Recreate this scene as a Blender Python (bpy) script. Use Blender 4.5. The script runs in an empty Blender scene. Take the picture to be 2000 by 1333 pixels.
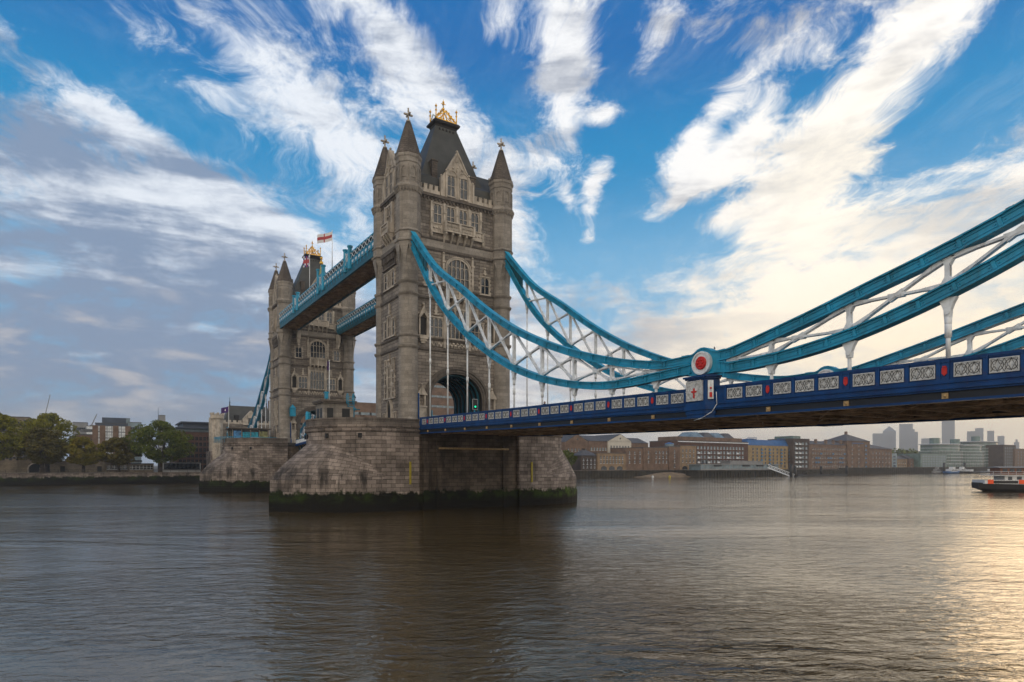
import bpy, bmesh, math, random
from mathutils import Vector, Matrix
random.seed(11)
sc = bpy.context.scene
# ------------------------------------------------------------------ camera
YAW = math.radians(57.223)
CAM = Vector((104.05, -52.09, 7.21)); FPX = 1238.4; V0 = 909.2
FW = Vector((-math.sin(YAW), math.cos(YAW), 0)); RT = Vector((math.cos(YAW), math.sin(YAW), 0)); UP = Vector((0, 0, 1))
cd = bpy.data.cameras.new('camera'); cam = bpy.data.objects.new('camera', cd); sc.collection.objects.link(cam)
cam.location = CAM; cam.rotation_euler = (math.pi/2, 0, YAW)
cd.sensor_width = 36; cd.lens = FPX/2000*36; cd.shift_y = (V0-666.5)/2000
cd.clip_start = 0.5; cd.clip_end = 14000; sc.camera = cam
def ray(u, v): return FW + RT*((u-1000)/FPX) + UP*((V0-v)/FPX)
def atX(u, v, X): d = ray(u, v); return CAM + d*((X-CAM.x)/d.x)
def atY(u, v, Y): d = ray(u, v); return CAM + d*((Y-CAM.y)/d.y)
def atD(u, v, D): return CAM + ray(u, v)*D
# ------------------------------------------------------------------ sun and exposure
SUN_U = 2500; SUN_EL = math.radians(13)
sh = (FW + RT*((SUN_U-1000)/FPX)); sh.normalize()
sdir = Vector((sh.x*math.cos(SUN_EL), sh.y*math.cos(SUN_EL), math.sin(SUN_EL)))
sl = bpy.data.lights.new('sun', 'SUN'); sl.energy = .55; sl.angle = math.radians(30); sl.color = (1, .70, .38)
so = bpy.data.objects.new('sun', sl); sc.collection.objects.link(so); so.rotation_euler = (-sdir).to_track_quat('-Z', 'Y').to_euler()
sc.view_settings.view_transform = 'Standard'; sc.view_settings.look = 'None'; sc.view_settings.gamma = 1; sc.view_settings.exposure = .16
sc.cycles.max_bounces = 6; sc.cycles.volume_bounces = 0; sc.cycles.use_denoising = True
sc.cycles.sample_clamp_indirect = 4
# ------------------------------------------------------------------ world: Nishita sky with procedural cloud streaks
W = bpy.data.worlds.new('World'); sc.world = W; W.use_nodes = True; nt = W.node_tree; nt.nodes.clear()
class NG:
    def __init__(s, nt): s.nt = nt
    def n(s, t, **k):
        o = s.nt.nodes.new(t)
        for a, b in k.items(): setattr(o, a, b)
        return o
    def put(s, sock, val):
        if isinstance(val, bpy.types.NodeSocket): s.nt.links.new(val, sock)
        elif isinstance(val, (tuple, list, Vector)):
            val = tuple(val); sock.default_value = val if len(val) == len(sock.default_value) else val[:3] + ((1,) if len(sock.default_value) == 4 else ())
        else: sock.default_value = val
    def m(s, op, a, b=0.0, c=0.0, clamp=False):
        o = s.n('ShaderNodeMath', operation=op); o.use_clamp = clamp
        s.put(o.inputs[0], a); s.put(o.inputs[1], b); s.put(o.inputs[2], c); return o.outputs[0]
    def dot(s, a, b):
        o = s.n('ShaderNodeVectorMath', operation='DOT_PRODUCT'); s.put(o.inputs[0], a); s.put(o.inputs[1], b); return o.outputs['Value']
    def vec(s, x, y, z):
        o = s.n('ShaderNodeCombineXYZ'); s.put(o.inputs[0], x); s.put(o.inputs[1], y); s.put(o.inputs[2], z); return o.outputs[0]
    def vmul(s, a, b):
        o = s.n('ShaderNodeVectorMath', operation='MULTIPLY'); s.put(o.inputs[0], a); s.put(o.inputs[1], b); return o.outputs[0]
    def noise(s, v, scale, detail=6, rough=.55, dist=0.0, out=0):
        o = s.n('ShaderNodeTexNoise'); s.put(o.inputs['Vector'], v); o.inputs['Scale'].default_value = scale
        o.inputs['Detail'].default_value = detail; o.inputs['Roughness'].default_value = rough; o.inputs['Distortion'].default_value = dist
        return o.outputs[out]
    def ss(s, x, lo, hi, a=0.0, b=1.0):
        o = s.n('ShaderNodeMapRange', interpolation_type='SMOOTHSTEP'); s.put(o.inputs[0], x)
        for i, q in enumerate((lo, hi, a, b)): s.put(o.inputs[i+1], q)
        return o.outputs[0]
    def mix(s, f, a, b, mode='MIX'):
        o = s.n('ShaderNodeMix', data_type='RGBA', blend_type=mode); s.put(o.inputs[0], f); s.put(o.inputs[6], a); s.put(o.inputs[7], b); return o.outputs[2]
g = NG(nt)
tc = g.n('ShaderNodeTexCoord'); d = tc.outputs['Generated']
sky = g.n('ShaderNodeTexSky', sky_type='NISHITA'); sky.sun_disc = False; sky.sun_elevation = SUN_EL
sky.sun_rotation = math.atan2(sdir.x, sdir.y); sky.air_density = 1.0; sky.dust_density = .6; sky.ozone_density = 3.0
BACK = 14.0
cf = g.dot(d, FW); cr = g.dot(d, RT); cz = g.dot(d, UP)
h = g.m('ADD', g.m('MAXIMUM', cz, 0.0), .05)
pa = g.m('DIVIDE', cf, h); pb = g.m('DIVIDE', cr, h)
wn = g.noise(g.vec(pa, pb, 0.0), 1.6, 3, .5, 0, 1)
wsep = g.n('ShaderNodeSeparateXYZ'); nt.links.new(wn, wsep.inputs[0])
pa2 = g.m('ADD', pa, g.m('MULTIPLY', g.m('SUBTRACT', wsep.outputs[0], .5), .8)); pb2 = g.m('ADD', pb, g.m('MULTIPLY', g.m('SUBTRACT', wsep.outputs[1], .5), .45))
n1 = g.noise(g.vec(g.m('MULTIPLY', pa2, 1.3), g.m('MULTIPLY', pb2, 2.3), 3.1), 1.7, 11, .63, .2)
n2 = g.noise(g.vec(g.m('MULTIPLY', pa2, 2.3), g.m('MULTIPLY', pb2, 4.2), 7.7), 3.6, 11, .70, .0)
n3 = g.noise(g.vmul(d, (3.0, 3.0, 12.0)), 1.7, 11, .60, .25)
n4 = g.noise(g.vmul(d, (3.6, 3.6, 17.0)), 1.3, 11, .60, .3)
n5 = g.noise(g.vmul(d, (9.0, 9.0, 14.0)), 2.2, 9, .66, .5)
lowmix = g.ss(cz, .20, .40)     # 0 low, 1 high
def blobs(lst):
    tot = None
    for (u, v, ln, shrt, ang, amp) in lst:
        c = ray(u, v); L = c.length; c = c/L; th = math.radians(ang)
        t1 = RT*math.cos(th) + UP*math.sin(th); t1 = (t1 - c*t1.dot(c)).normalized(); t2 = c.cross(t1).normalized()
        k = math.sqrt(L)
        x = g.dot(d, t1*(FPX*L/ln/1.0)/k); y = g.dot(d, t2*(FPX*L/shrt/1.22)/k)
        q = g.m('MULTIPLY_ADD', x, x, g.m('MULTIPLY', y, y))
        e = g.m('MULTIPLY', g.m('POWER', 2.718, g.m('MULTIPLY', q, -1.0)), amp*.86)
        tot = e if tot is None else g.m('ADD', tot, e)
    return tot
CLOUD = [(800,120,250,56,-54,1.15),(930,270,90,40,-52,.7),(1000,430,100,36,-66,.9),(700,40,140,50,-50,.4),(540,140,230,48,-44,.95),(640,260,120,50,-38,.5),(190,215,240,24,-31,1.1),(60,90,130,30,-38,.45),(300,60,90,24,-40,.3),
 (1095,80,120,40,86,1.1),(1090,220,90,30,78,.85),(1110,300,50,20,80,.5),(965,55,80,20,70,.9),(1140,130,60,36,90,.35),(1285,35,70,28,60,1.1),(1365,262,92,24,50,2.1),(1372,348,116,23,38,2.0),(1180,225,34,14,20,1.6),(1155,375,46,16,82,1.8),(1185,330,34,16,80,1.2),(1110,390,34,13,-70,1.0),(1148,460,26,14,70,1.1),(1410,425,50,14,35,1.3),(1470,235,60,22,48,.6),
 (1570,60,150,60,15,.85),(1500,140,80,36,60,.5),(1720,170,260,48,50,1.08),(1540,290,130,44,45,.6),(1600,230,120,50,48,.45),(1850,20,150,34,45,.5),(1880,300,120,22,25,.35),(1630,350,120,50,20,.65),(1570,500,130,60,75,.7),(1830,440,280,60,14,.55),(1995,300,60,60,60,.6),(1950,90,60,20,45,.25),
 (1750,600,380,90,4,.75),(1500,420,120,40,40,.45),(1900,360,160,40,25,.45),(1180,590,260,50,8,.25),(1250,700,400,70,0,.5),(430,400,170,50,-25,.6),(600,500,220,90,-35,.75),(420,330,150,60,-30,.4),(330,420,180,60,-20,.5),(130,330,150,50,-28,.8),(60,440,220,70,0,.8),(280,500,260,80,-10,.8),(200,650,400,80,0,.6),(560,640,160,110,0,.2),(850,700,300,80,0,.2),(50,255,70,50,0,.7),
 (330,235,150,36,-35,-.7),(230,130,120,30,-40,-.5),(450,290,80,50,-35,-.45),(90,160,70,16,-33,-.4),(890,50,90,36,-65,-.8),(960,170,100,30,-58,-.7),(1010,200,50,100,85,-.5),(1200,470,130,90,0,-.6),(1290,150,100,80,60,-.5),(1420,170,90,50,60,-.4),(1860,230,130,60,42,-.8),(1950,190,90,50,30,-.4),(1380,480,80,40,0,-.4),(520,350,90,30,-35,-.35),(1610,150,110,24,52,-.6),(1720,330,60,20,30,-.35)]
GREY = [(60,255,110,60,0,.6),(300,490,240,45,-5,.85),(80,450,120,40,0,.8),(350,340,160,45,-10,.35),(180,620,420,70,0,.8),(100,740,400,60,0,.55),(1130,560,180,40,0,.45),(1250,660,120,22,5,.5),(1500,30,90,30,10,.25),(1320,640,100,20,0,.3),(1650,290,110,34,25,.75),(1600,150,90,30,40,.6),(1700,430,160,26,10,.5),(1770,100,70,22,45,.4),(1560,400,60,40,60,.4),(1880,420,160,22,15,.25),(450,230,60,30,0,.2)]
cov = blobs(CLOUD); grey = blobs(GREY)
hor = g.ss(cz, .04, .38, .95, 0.0)
nn = g.mix(lowmix, n3, n1)
fine = g.mix(lowmix, n5, n2)
dens = g.m('ADD', g.m('ADD', cov, hor), g.m('MULTIPLY', g.m('SUBTRACT', nn, .5), 3.3))
dens = g.m('ADD', dens, g.m('MULTIPLY', g.m('SUBTRACT', fine, .5), 2.6))
alpha = g.m('MULTIPLY', g.ss(dens, .02, 1.25), .98)
alpha = g.m('MAXIMUM', alpha, g.ss(g.m('ADD', g.m('MULTIPLY', n1, .6), g.m('MULTIPLY', n2, .4)), .45, .75, 0.0, .16))
side = g.ss(cr, -.45, .55)                       # towards the sunny side
lowwarm = g.m('MULTIPLY', g.ss(cz, .10, .42, 1.0, 0.0), g.ss(cr, -.1, .35))
white = g.mix(side, (8.0, 8.5, 9.2, 1), (10.4, 10.1, 9.7, 1))
white = g.mix(lowwarm, white, (10.2, 8.8, 6.9, 1))
gcol = g.mix(side, (2.2, 3.0, 4.4, 1), (4.9, 4.9, 5.1, 1))
gsh = g.m('ADD', g.m('MULTIPLY', grey, 1.0), g.m('MULTIPLY', g.m('SUBTRACT', n4, .5), 3.4))
gsh = g.m('ADD', gsh, g.m('MULTIPLY', g.m('SUBTRACT', n5, .5), 1.0))
gsh = g.m('ADD', gsh, g.m('MULTIPLY', g.ss(cz, .05, .34, .55, 0.0), g.ss(cr, .3, -.1)))
gsh = g.ss(gsh, -.15, .8)
ccol = g.mix(gsh, white, gcol)
ccol = g.mix(g.m('MULTIPLY', g.ss(n3, .52, .68), g.ss(cz, .12, .34, .42, 0.0)), ccol, (9.4, 8.0, 6.7, 1))
glow = blobs([(1560,520,260,130,60,1.0),(1640,300,180,100,45,.6),(2050,620,260,160,0,.8)])
ccol = g.mix(g.m('MULTIPLY', g.m('MULTIPLY', glow, .8), g.m('ADD', .3, g.m('MULTIPLY', fine, 1.1)), clamp=True), ccol, (11.5, 10.6, 9.0, 1))
# warm bright cloud added behind the camera, out of view, to light the bridge
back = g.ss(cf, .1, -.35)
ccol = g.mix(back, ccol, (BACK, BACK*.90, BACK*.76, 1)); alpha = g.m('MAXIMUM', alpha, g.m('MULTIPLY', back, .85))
sk = g.mix(1.0, sky.outputs[0], (.30, .80, 1.25, 1), 'MULTIPLY')
zen = g.mix(g.ss(cz, .26, .44), (1.6, 4.4, 7.0, 1), (.05, 2.45, 5.3, 1)); zen = g.mix(g.ss(cz, .42, .56), zen, (.0, 1.38, 4.2, 1))
zen = g.mix(.96, sk, zen)
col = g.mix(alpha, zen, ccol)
haz = g.ss(cz, .0, .12, .7, 0.0)
hc = g.mix(g.ss(cr, -.2, .5), (3.4, 4.0, 4.9, 1), (7.3, 6.7, 5.9, 1))
col = g.mix(haz, col, hc)
warm = blobs([(1940,730,480,140,0,.9),(2500,820,500,200,0,1.0)]); col = g.mix(g.m('MULTIPLY', warm, .75, clamp=True), col, (12.5, 10.4, 7.4, 1))
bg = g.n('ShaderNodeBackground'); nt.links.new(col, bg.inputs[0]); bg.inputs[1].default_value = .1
wo = g.n('ShaderNodeOutputWorld'); nt.links.new(bg.outputs[0], wo.inputs[0])
W.cycles.sampling_method = 'MANUAL'; W.cycles.sample_map_resolution = 512
# ------------------------------------------------------------------ materials
def newmat(name):
    m = bpy.data.materials.new(name); m.use_nodes = True; t = m.node_tree; t.nodes.clear(); q = NG(t)
    b = q.n('ShaderNodeBsdfPrincipled'); o = q.n('ShaderNodeOutputMaterial'); t.links.new(b.outputs[0], o.inputs[0]); return m, q, b
def mat(name, c, rough=.6, metal=0, var=.25, scale=1.5, bump=0.0, grime=None, spec=.4, emit=None, rust=0):
    m, q, b = newmat(name); tcn = q.n('ShaderNodeTexCoord').outputs['Object']
    n = q.noise(tcn, scale, 6, .6); f = q.ss(n, .3, .7, 1-var, 1+var*.6)
    v = q.vmul(c[:3], q.vec(f, f, f)); 
    if grime: v = q.mix(q.ss(q.noise(q.vmul(tcn, (1, 1, .25)), scale*1.7, 7, .65), .5, .72, 0, .65), v, grime)
    if rust:
        v = q.mix(q.ss(q.noise(q.vmul(tcn, (1, 1, .35)), 3.2, 6, .7), .60, .72, 0, rust), v, (.10, .05, .022, 1)); v = q.mix(q.ss(q.noise(q.vmul(tcn, (2, 2, .22)), 2.2, 5, .65), .52, .75, 0, .45), v, (c[0]*.35+.01, c[1]*.35+.01, c[2]*.35+.01, 1))
    q.put(b.inputs['Base Color'], v); b.inputs['Roughness'].default_value = rough; b.inputs['Metallic'].default_value = metal
    b.inputs['Specular IOR Level'].default_value = spec
    if bump:
        bm_ = q.n('ShaderNodeBump'); bm_.inputs['Strength'].default_value = .6; bm_.inputs['Distance'].default_value = bump
        q.put(bm_.inputs['Height'], q.noise(tcn, scale*6, 5, .6)); q.put(b.inputs['Normal'], bm_.outputs[0])
    if emit: q.put(b.inputs['Emission Color'], emit); b.inputs['Emission Strength'].default_value = 1.0
    return m
def brick(name, c1, c2, mortar, bw, bh, ms=.02, var=.3, stain=.5, bump=.03, algae=False, rough=.85, sc_=.25, staincol=(.02, .018, .016, 1), zst=None):
    m, q, b = newmat(name); uv = q.n('ShaderNodeTexCoord').outputs['UV']; pos = q.n('ShaderNodeNewGeometry').outputs['Position']
    oc = q.n('ShaderNodeTexCoord').outputs['Object']
    br = q.n('ShaderNodeTexBrick'); q.put(br.inputs['Vector'], uv)
    for k, vv in (('Color1', c1), ('Color2', c2), ('Mortar', mortar)): q.put(br.inputs[k], vv)
    br.inputs['Scale'].default_value = 1; br.inputs['Brick Width'].default_value = bw; br.inputs['Row Height'].default_value = bh
    br.inputs['Mortar Size'].default_value = ms; br.inputs['Mortar Smooth'].default_value = .3; br.inputs['Bias'].default_value = -.1
    n = q.noise(oc, sc_, 8, .62); f = q.ss(n, .28, .72, 1-var, 1+var)
    col = q.mix(1.0, br.outputs[0], q.vec(f, f, f), 'MULTIPLY')
    f2 = q.ss(q.noise(oc, 5.0, 6, .7), .25, .75, .85, 1.15); col = q.mix(1.0, col, q.vec(f2, f2, f2), 'MULTIPLY')
    s = q.noise(q.vmul(oc, (1, 1, .16)), .55, 7, .62); st = q.ss(s, .52, .70, 0, stain)
    col = q.mix(st, col, staincol)
    if zst:   # dark wash of old soot low on the ledges
        sp = q.n('ShaderNodeSeparateXYZ'); q.put(sp.inputs[0], pos)
        k = q.m('MULTIPLY', q.ss(q.m('ABSOLUTE', q.m('SUBTRACT', sp.outputs[2], zst[0])), 0, zst[1], 1, 0), q.ss(q.noise(q.vmul(oc, (1,1,.22)), .55, 7, .66), .46, .64, 0, .85))
        k = q.m('MULTIPLY', k, q.ss(sp.outputs[1], -15, -19, 0, 1)); col = q.mix(k, col, (.012, .011, .010, 1))
    rr = rough
    if algae:
        sp = q.n('ShaderNodeSeparateXYZ'); q.put(sp.inputs[0], pos)
        zz = q.m('ADD', sp.outputs[2], q.m('MULTIPLY', q.m('SUBTRACT', q.noise(pos, .5, 6, .65), .5), 2.6))
        zz = q.m('ADD', zz, q.m('MULTIPLY', q.m('SUBTRACT', q.noise(q.vmul(pos, (1, 1, .2)), 2.2, 5, .65), .5), 1.3))
        k = q.ss(zz, 2.75, 3.25, 1, 0); ac = q.mix(q.ss(q.noise(pos, .35, 6, .65), .42, .68), (.0045, .005, .002, 1), (.020, .034, .003, 1))
        ac = q.mix(q.ss(sp.outputs[1], 8, 24, 0, 1), ac, q.mix(q.ss(q.noise(pos, .6, 6, .65), .4, .6), (.010, .014, .003, 1), (.055, .10, .006, 1)))
        ac = q.mix(q.ss(sp.outputs[2], .9, 2.2, 1, 0), ac, (.006, .005, .003, 1))
        col = q.mix(k, col, ac)
    q.put(b.inputs['Base Color'], col); q.put(b.inputs['Roughness'], rr); b.inputs['Specular IOR Level'].default_value = .25
    bp = q.n('ShaderNodeBump'); bp.inputs['Strength'].default_value = .8; bp.inputs['Distance'].default_value = bump
    hh = q.m('ADD', q.m('MULTIPLY', br.outputs['Fac'], -1.0), q.m('MULTIPLY', q.noise(oc, 3.5, 7, .7), .9))
    q.put(bp.inputs['Height'], hh); q.put(b.inputs['Normal'], bp.outputs[0]); return m
M = {}
M['granite'] = brick('tower_granite', (.27,.232,.195,1), (.15,.129,.11,1), (.05,.043,.038,1), 1.5, .55, .03, .28, .4, .06)
M['shaft'] = brick('turret_granite', (.29,.257,.22,1), (.215,.19,.163,1), (.12,.105,.09,1), 1.5, .62, .012, .25, .35, .015)
M['trim'] = mat('carved_portland_stone', (.45,.39,.32), .85, var=.3, scale=.7, bump=.03, grime=(.07,.06,.05,1))
M['string'] = mat('weathered_string_course', (.125,.105,.088), .9, var=.3, scale=1.2, bump=.03, grime=(.03,.026,.022,1))
M['spire'] = brick('spire_stone', (.13,.108,.09,1), (.095,.08,.068,1), (.035,.03,.027,1), .8, .42, .03, .35, .45, .05)
M['roof'] = mat('lead_roof', (.052,.052,.046), .6, var=.3, scale=.35, bump=.015, grime=(.03,.032,.026,1))
M['dark'] = mat('near_black_finish', (.02,.018,.017), .7)  # near-black for dark fittings; also the painted shade of archway and niches
M['pierstone'] = brick('pier_granite', (.29,.24,.208,1), (.125,.102,.088,1), (.04,.034,.030,1), 1.55, .62, .032, .4, .5, .045, algae=True, zst=(5.2, 3.2))
M['piercore'] = brick('damp_shaded_granite', (.13,.10,.075,1), (.08,.062,.048,1), (.03,.025,.02,1), 1.55, .62, .028, .5, .75, .045, algae=True, staincol=(.012,.010,.009,1))  # damp stained granite, darkened further to hold the deck's shade
M['piertop'] = brick('pier_coping', (.16,.135,.115,1), (.12,.10,.088,1), (.04,.035,.03,1), 1.6, .7, .02, .35, .6, .03)
M['glass'] = mat('window_glass', (.018,.024,.034), .12, var=.4, scale=2.2, spec=.7)
M['gold'] = mat('gilded_metal', (.78,.44,.07), .32, metal=.85, var=.2, scale=3)
M['teal'] = mat('teal_paint', (.010,.27,.44), .42, var=.25, scale=.5, bump=.004, rust=.5, grime=(.012,.11,.15,1))
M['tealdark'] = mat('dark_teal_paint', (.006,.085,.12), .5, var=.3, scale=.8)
M['white'] = mat('white_paint', (.72,.74,.75), .5, var=.22, scale=1.2, rust=.45, grime=(.38,.36,.33,1))
M['navy'] = mat('navy_paint', (.002,.042,.155), .45, spec=.25, var=.3, scale=.7, bump=.003, rust=.3, grime=(.006,.018,.10,1))
M['navydark'] = mat('girder_black_paint', (.009,.011,.018), .5, var=.3, scale=.9)
M['red'] = mat('red_paint', (.52,.018,.012), .5, var=.15, scale=3)
M['boss'] = mat('tan_boss', (.42,.28,.13), .6, var=.3, scale=4)
M['soffit'] = mat('rusty_soffit_steel', (.34,.235,.15), .8, var=.5, scale=.6, grime=(.06,.04,.028,1))
M['asphalt'] = mat('asphalt', (.05,.05,.05), .9, scale=.8)
M['yellow'] = mat('yellow_paint', (.52,.42,.04), .6)
M['crest'] = mat('crest_relief', (.58,.58,.57), .6, var=.35, scale=5, bump=.06)
M['greenlamp'] = mat('green_signal_lens', (.0,.5,.25), .4, emit=(.0,1.0,.45,1))
M['black'] = mat('black_paint', (.012,.012,.013), .5)
M['skin'] = mat('skin', (.45,.28,.2), .6); M['coat'] = mat('dark_coat', (.03,.03,.035), .8); M['hiviz'] = mat('hiviz_vest', (.62,.75,.05), .6)
M['flagwhite'] = mat('flag_white', (.72,.7,.7), .8, var=.08); M['flagred'] = mat('flag_red', (.42,.07,.08), .8, var=.1); M['flagblue'] = mat('flag_blue', (.02,.03,.2), .8); M['purple'] = mat('flag_purple', (.06,.02,.14), .8)
M['lampglass'] = mat('lamp_glass', (.35,.36,.38), .3)
# ------------------------------------------------------------------ mesh builder
class MB:
    def __init__(s): s.v = []; s.f = []; s.uv = []; s.mi = []; s.sm = []
    def face(s, pts, uv=None, mi=0, smooth=False):
        pts = [Vector(p) for p in pts]; i0 = len(s.v); s.v += pts; s.f.append(list(range(i0, i0+len(pts))))
        if uv is None:
            n = Vector((0,0,0))
            for i in range(len(pts)): n += pts[i].cross(pts[(i+1) % len(pts)])
            if n.length > 1e-12: n.normalize()
            if abs(n.z) > .85 or (abs(n.x)+abs(n.y)) < 1e-6: uv = [(p.x, p.y) for p in pts]
            else:
                t = Vector((-n.y, n.x, 0)).normalized(); uv = [(p.dot(t), p.z) for p in pts]
        s.uv.append(uv); s.mi.append(mi); s.sm.append(smooth)
    def hexa(s, P, mi=0):   # P: 8 points, bottom 4 ccw then top 4
        for q in ((0,3,2,1), (4,5,6,7), (0,1,5,4), (1,2,6,5), (2,3,7,6), (3,0,4,7)): s.face([P[i] for i in q], mi=mi)
    def box(s, x0, x1, y0, y1, z0, z1, mi=0):
        if x0 > x1: x0, x1 = x1, x0
        if y0 > y1: y0, y1 = y1, y0
        s.hexa([(x0,y0,z0),(x1,y0,z0),(x1,y1,z0),(x0,y1,z0),(x0,y0,z1),(x1,y0,z1),(x1,y1,z1),(x0,y1,z1)], mi)
    def fbox(s, F, a0, a1, z0, z1, o0, o1, mi=0):
        s.hexa([F(a0,z0,o0),F(a1,z0,o0),F(a1,z0,o1),F(a0,z0,o1),F(a0,z1,o0),F(a1,z1,o0),F(a1,z1,o1),F(a0,z1,o1)], mi)
    def beam(s, p, q, w, hgt, up=(0,0,1), mi=0, w2=None, h2=None):
        p = Vector(p); q = Vector(q); dd = (q-p)
        if dd.length < 1e-6: return
        dd.normalize(); u_ = Vector(up)
        if abs(dd.dot(u_)) > .98: u_ = Vector((1,0,0))
        r = dd.cross(u_).normalized(); t = r.cross(dd).normalized(); w2 = w if w2 is None else w2; h2 = hgt if h2 is None else h2
        A = [p - r*w/2 - t*hgt/2, p + r*w/2 - t*hgt/2, p + r*w/2 + t*hgt/2, p - r*w/2 + t*hgt/2]
        B = [q - r*w2/2 - t*h2/2, q + r*w2/2 - t*h2/2, q + r*w2/2 + t*h2/2, q - r*w2/2 + t*h2/2]
        s.hexa(A+B, mi)
    def loft(s, rings, cap0=True, cap1=True, smooth=False, mi=0, ucum=True):
        n = len(rings[0]); acc = [0.0]
        big = max(rings, key=lambda r: sum((Vector(r[i])-Vector(r[(i+1) % n])).length for i in range(n)))
        for i in range(n): acc.append(acc[-1] + (Vector(big[(i+1) % n])-Vector(big[i])).length)
        vc = [0.0]
        for k in range(1, len(rings)): vc.append(vc[-1] + (Vector(rings[k][0])-Vector(rings[k-1][0])).length)
        base = Vector(rings[0][0]).z
        for k in range(len(rings)-1):
            va, vb = base+vc[k], base+vc[k+1]
            for i in range(n):
                j = (i+1) % n
                s.face([rings[k][i], rings[k][j], rings[k+1][j], rings[k+1][i]], [(acc[i],va),(acc[i+1],va),(acc[i+1],vb),(acc[i],vb)], mi, smooth)
        if cap0: s.face(list(reversed(rings[0])), mi=mi)
        if cap1: s.face(list(rings[-1]), mi=mi)
    def ngon(s, cx, cy, prof, n=16, rot=0.0, smooth=False, mi=0, sx=1, sy=1):   # prof list of (r, z)
        s.loft([[(cx+sx*r*math.cos(rot+2*math.pi*i/n), cy+sy*r*math.sin(rot+2*math.pi*i/n), z) for i in range(n)] for r, z in prof], smooth=smooth, mi=mi)
    def tube(s, p, q, r, r2=None, n=8, mi=0, smooth=True):
        p = Vector(p); q = Vector(q); dd = q-p
        if dd.length < 1e-6: return
        dd.normalize(); u_ = Vector((0,0,1)) if abs(dd.z) < .9 else Vector((1,0,0)); a = dd.cross(u_).normalized(); b = dd.cross(a); r2 = r if r2 is None else r2
        R = lambda c, rr: [c + a*rr*math.cos(2*math.pi*i/n) + b*rr*math.sin(2*math.pi*i/n) for i in range(n)]
        s.loft([R(p, r), R(q, r2)], smooth=smooth, mi=mi)
    def ball(s, c, r, n=8, mi=0, sz=1):
        s.ngon(c[0], c[1], [(max(.001, r*math.sin(math.pi*k/6)), c[2]-r*sz*math.cos(math.pi*k/6)) for k in range(7)], n, smooth=True, mi=mi)
    def ext(s, poly, fn, c0, c1, mi=0):     # poly (a,b), fn(a,b,c)->xyz
        n = len(poly)
        s.face([fn(a, b, c0) for a, b in reversed(poly)], mi=mi); s.face([fn(a, b, c1) for a, b in poly], mi=mi)
        for i in range(n):
            a, b = poly[i]; a2, b2 = poly[(i+1) % n]
            s.face([fn(a,b,c0), fn(a2,b2,c0), fn(a2,b2,c1), fn(a,b,c1)], mi=mi)
    def build(s, name, mats, parent=None, loc=None):
        me = bpy.data.meshes.new(name); me.from_pydata([tuple(v) for v in s.v], [], s.f)
        if not isinstance(mats, (list, tuple)): mats = [mats]
        for m_ in mats: me.materials.append(M[m_] if isinstance(m_, str) else m_)
        l = me.uv_layers.new(name='UVMap'); flat = [c for f in s.uv for p in f for c in p]; l.data.foreach_set('uv', flat)
        me.polygons.foreach_set('material_index', s.mi); me.polygons.foreach_set('use_smooth', s.sm)
        b = bmesh.new(); b.from_mesh(me); bmesh.ops.remove_doubles(b, verts=b.verts, dist=.0008); bmesh.ops.recalc_face_normals(b, faces=b.faces); b.to_mesh(me); b.free()
        o = bpy.data.objects.new(name, me); sc.collection.objects.link(o)
        if parent: o.parent = parent
        if loc: o.location = loc
        return o
def tag(o, label=None, cat=None, group=None, kind=None):
    if label: o['label'] = label
    if cat: o['category'] = cat
    if group: o['group'] = group
    if kind: o['kind'] = kind
    return o
def thing(name, label, cat, loc=(0,0,0), rz=0, group=None):
    o = bpy.data.objects.new(name, None); sc.collection.objects.link(o); o.location = loc; o.rotation_euler = (0,0,rz); o.empty_display_size = .5
    return tag(o, label, cat, group)
def copy_tree(o, label=None, loc=None, rz=None):
    ch = {}
    for x in sc.collection.objects:
        if x.parent: ch.setdefault(x.parent.name, []).append(x)
    def rec(a, par):
        c = a.copy(); sc.collection.objects.link(c)
        if par: c.parent = par
        for k in ch.get(a.name, []): rec(k, c)
        return c
    r = rec(o, None)
    if label: r['label'] = label
    if loc is not None: r.location = loc
    if rz is not None: r.rotation_euler = (0,0,rz)
    return r
def dupmesh(o, parent, loc, rz=0.0):
    c = o.copy(); sc.collection.objects.link(c); c.parent = parent; c.location = loc; c.rotation_euler = (0,0,rz); return c
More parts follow.
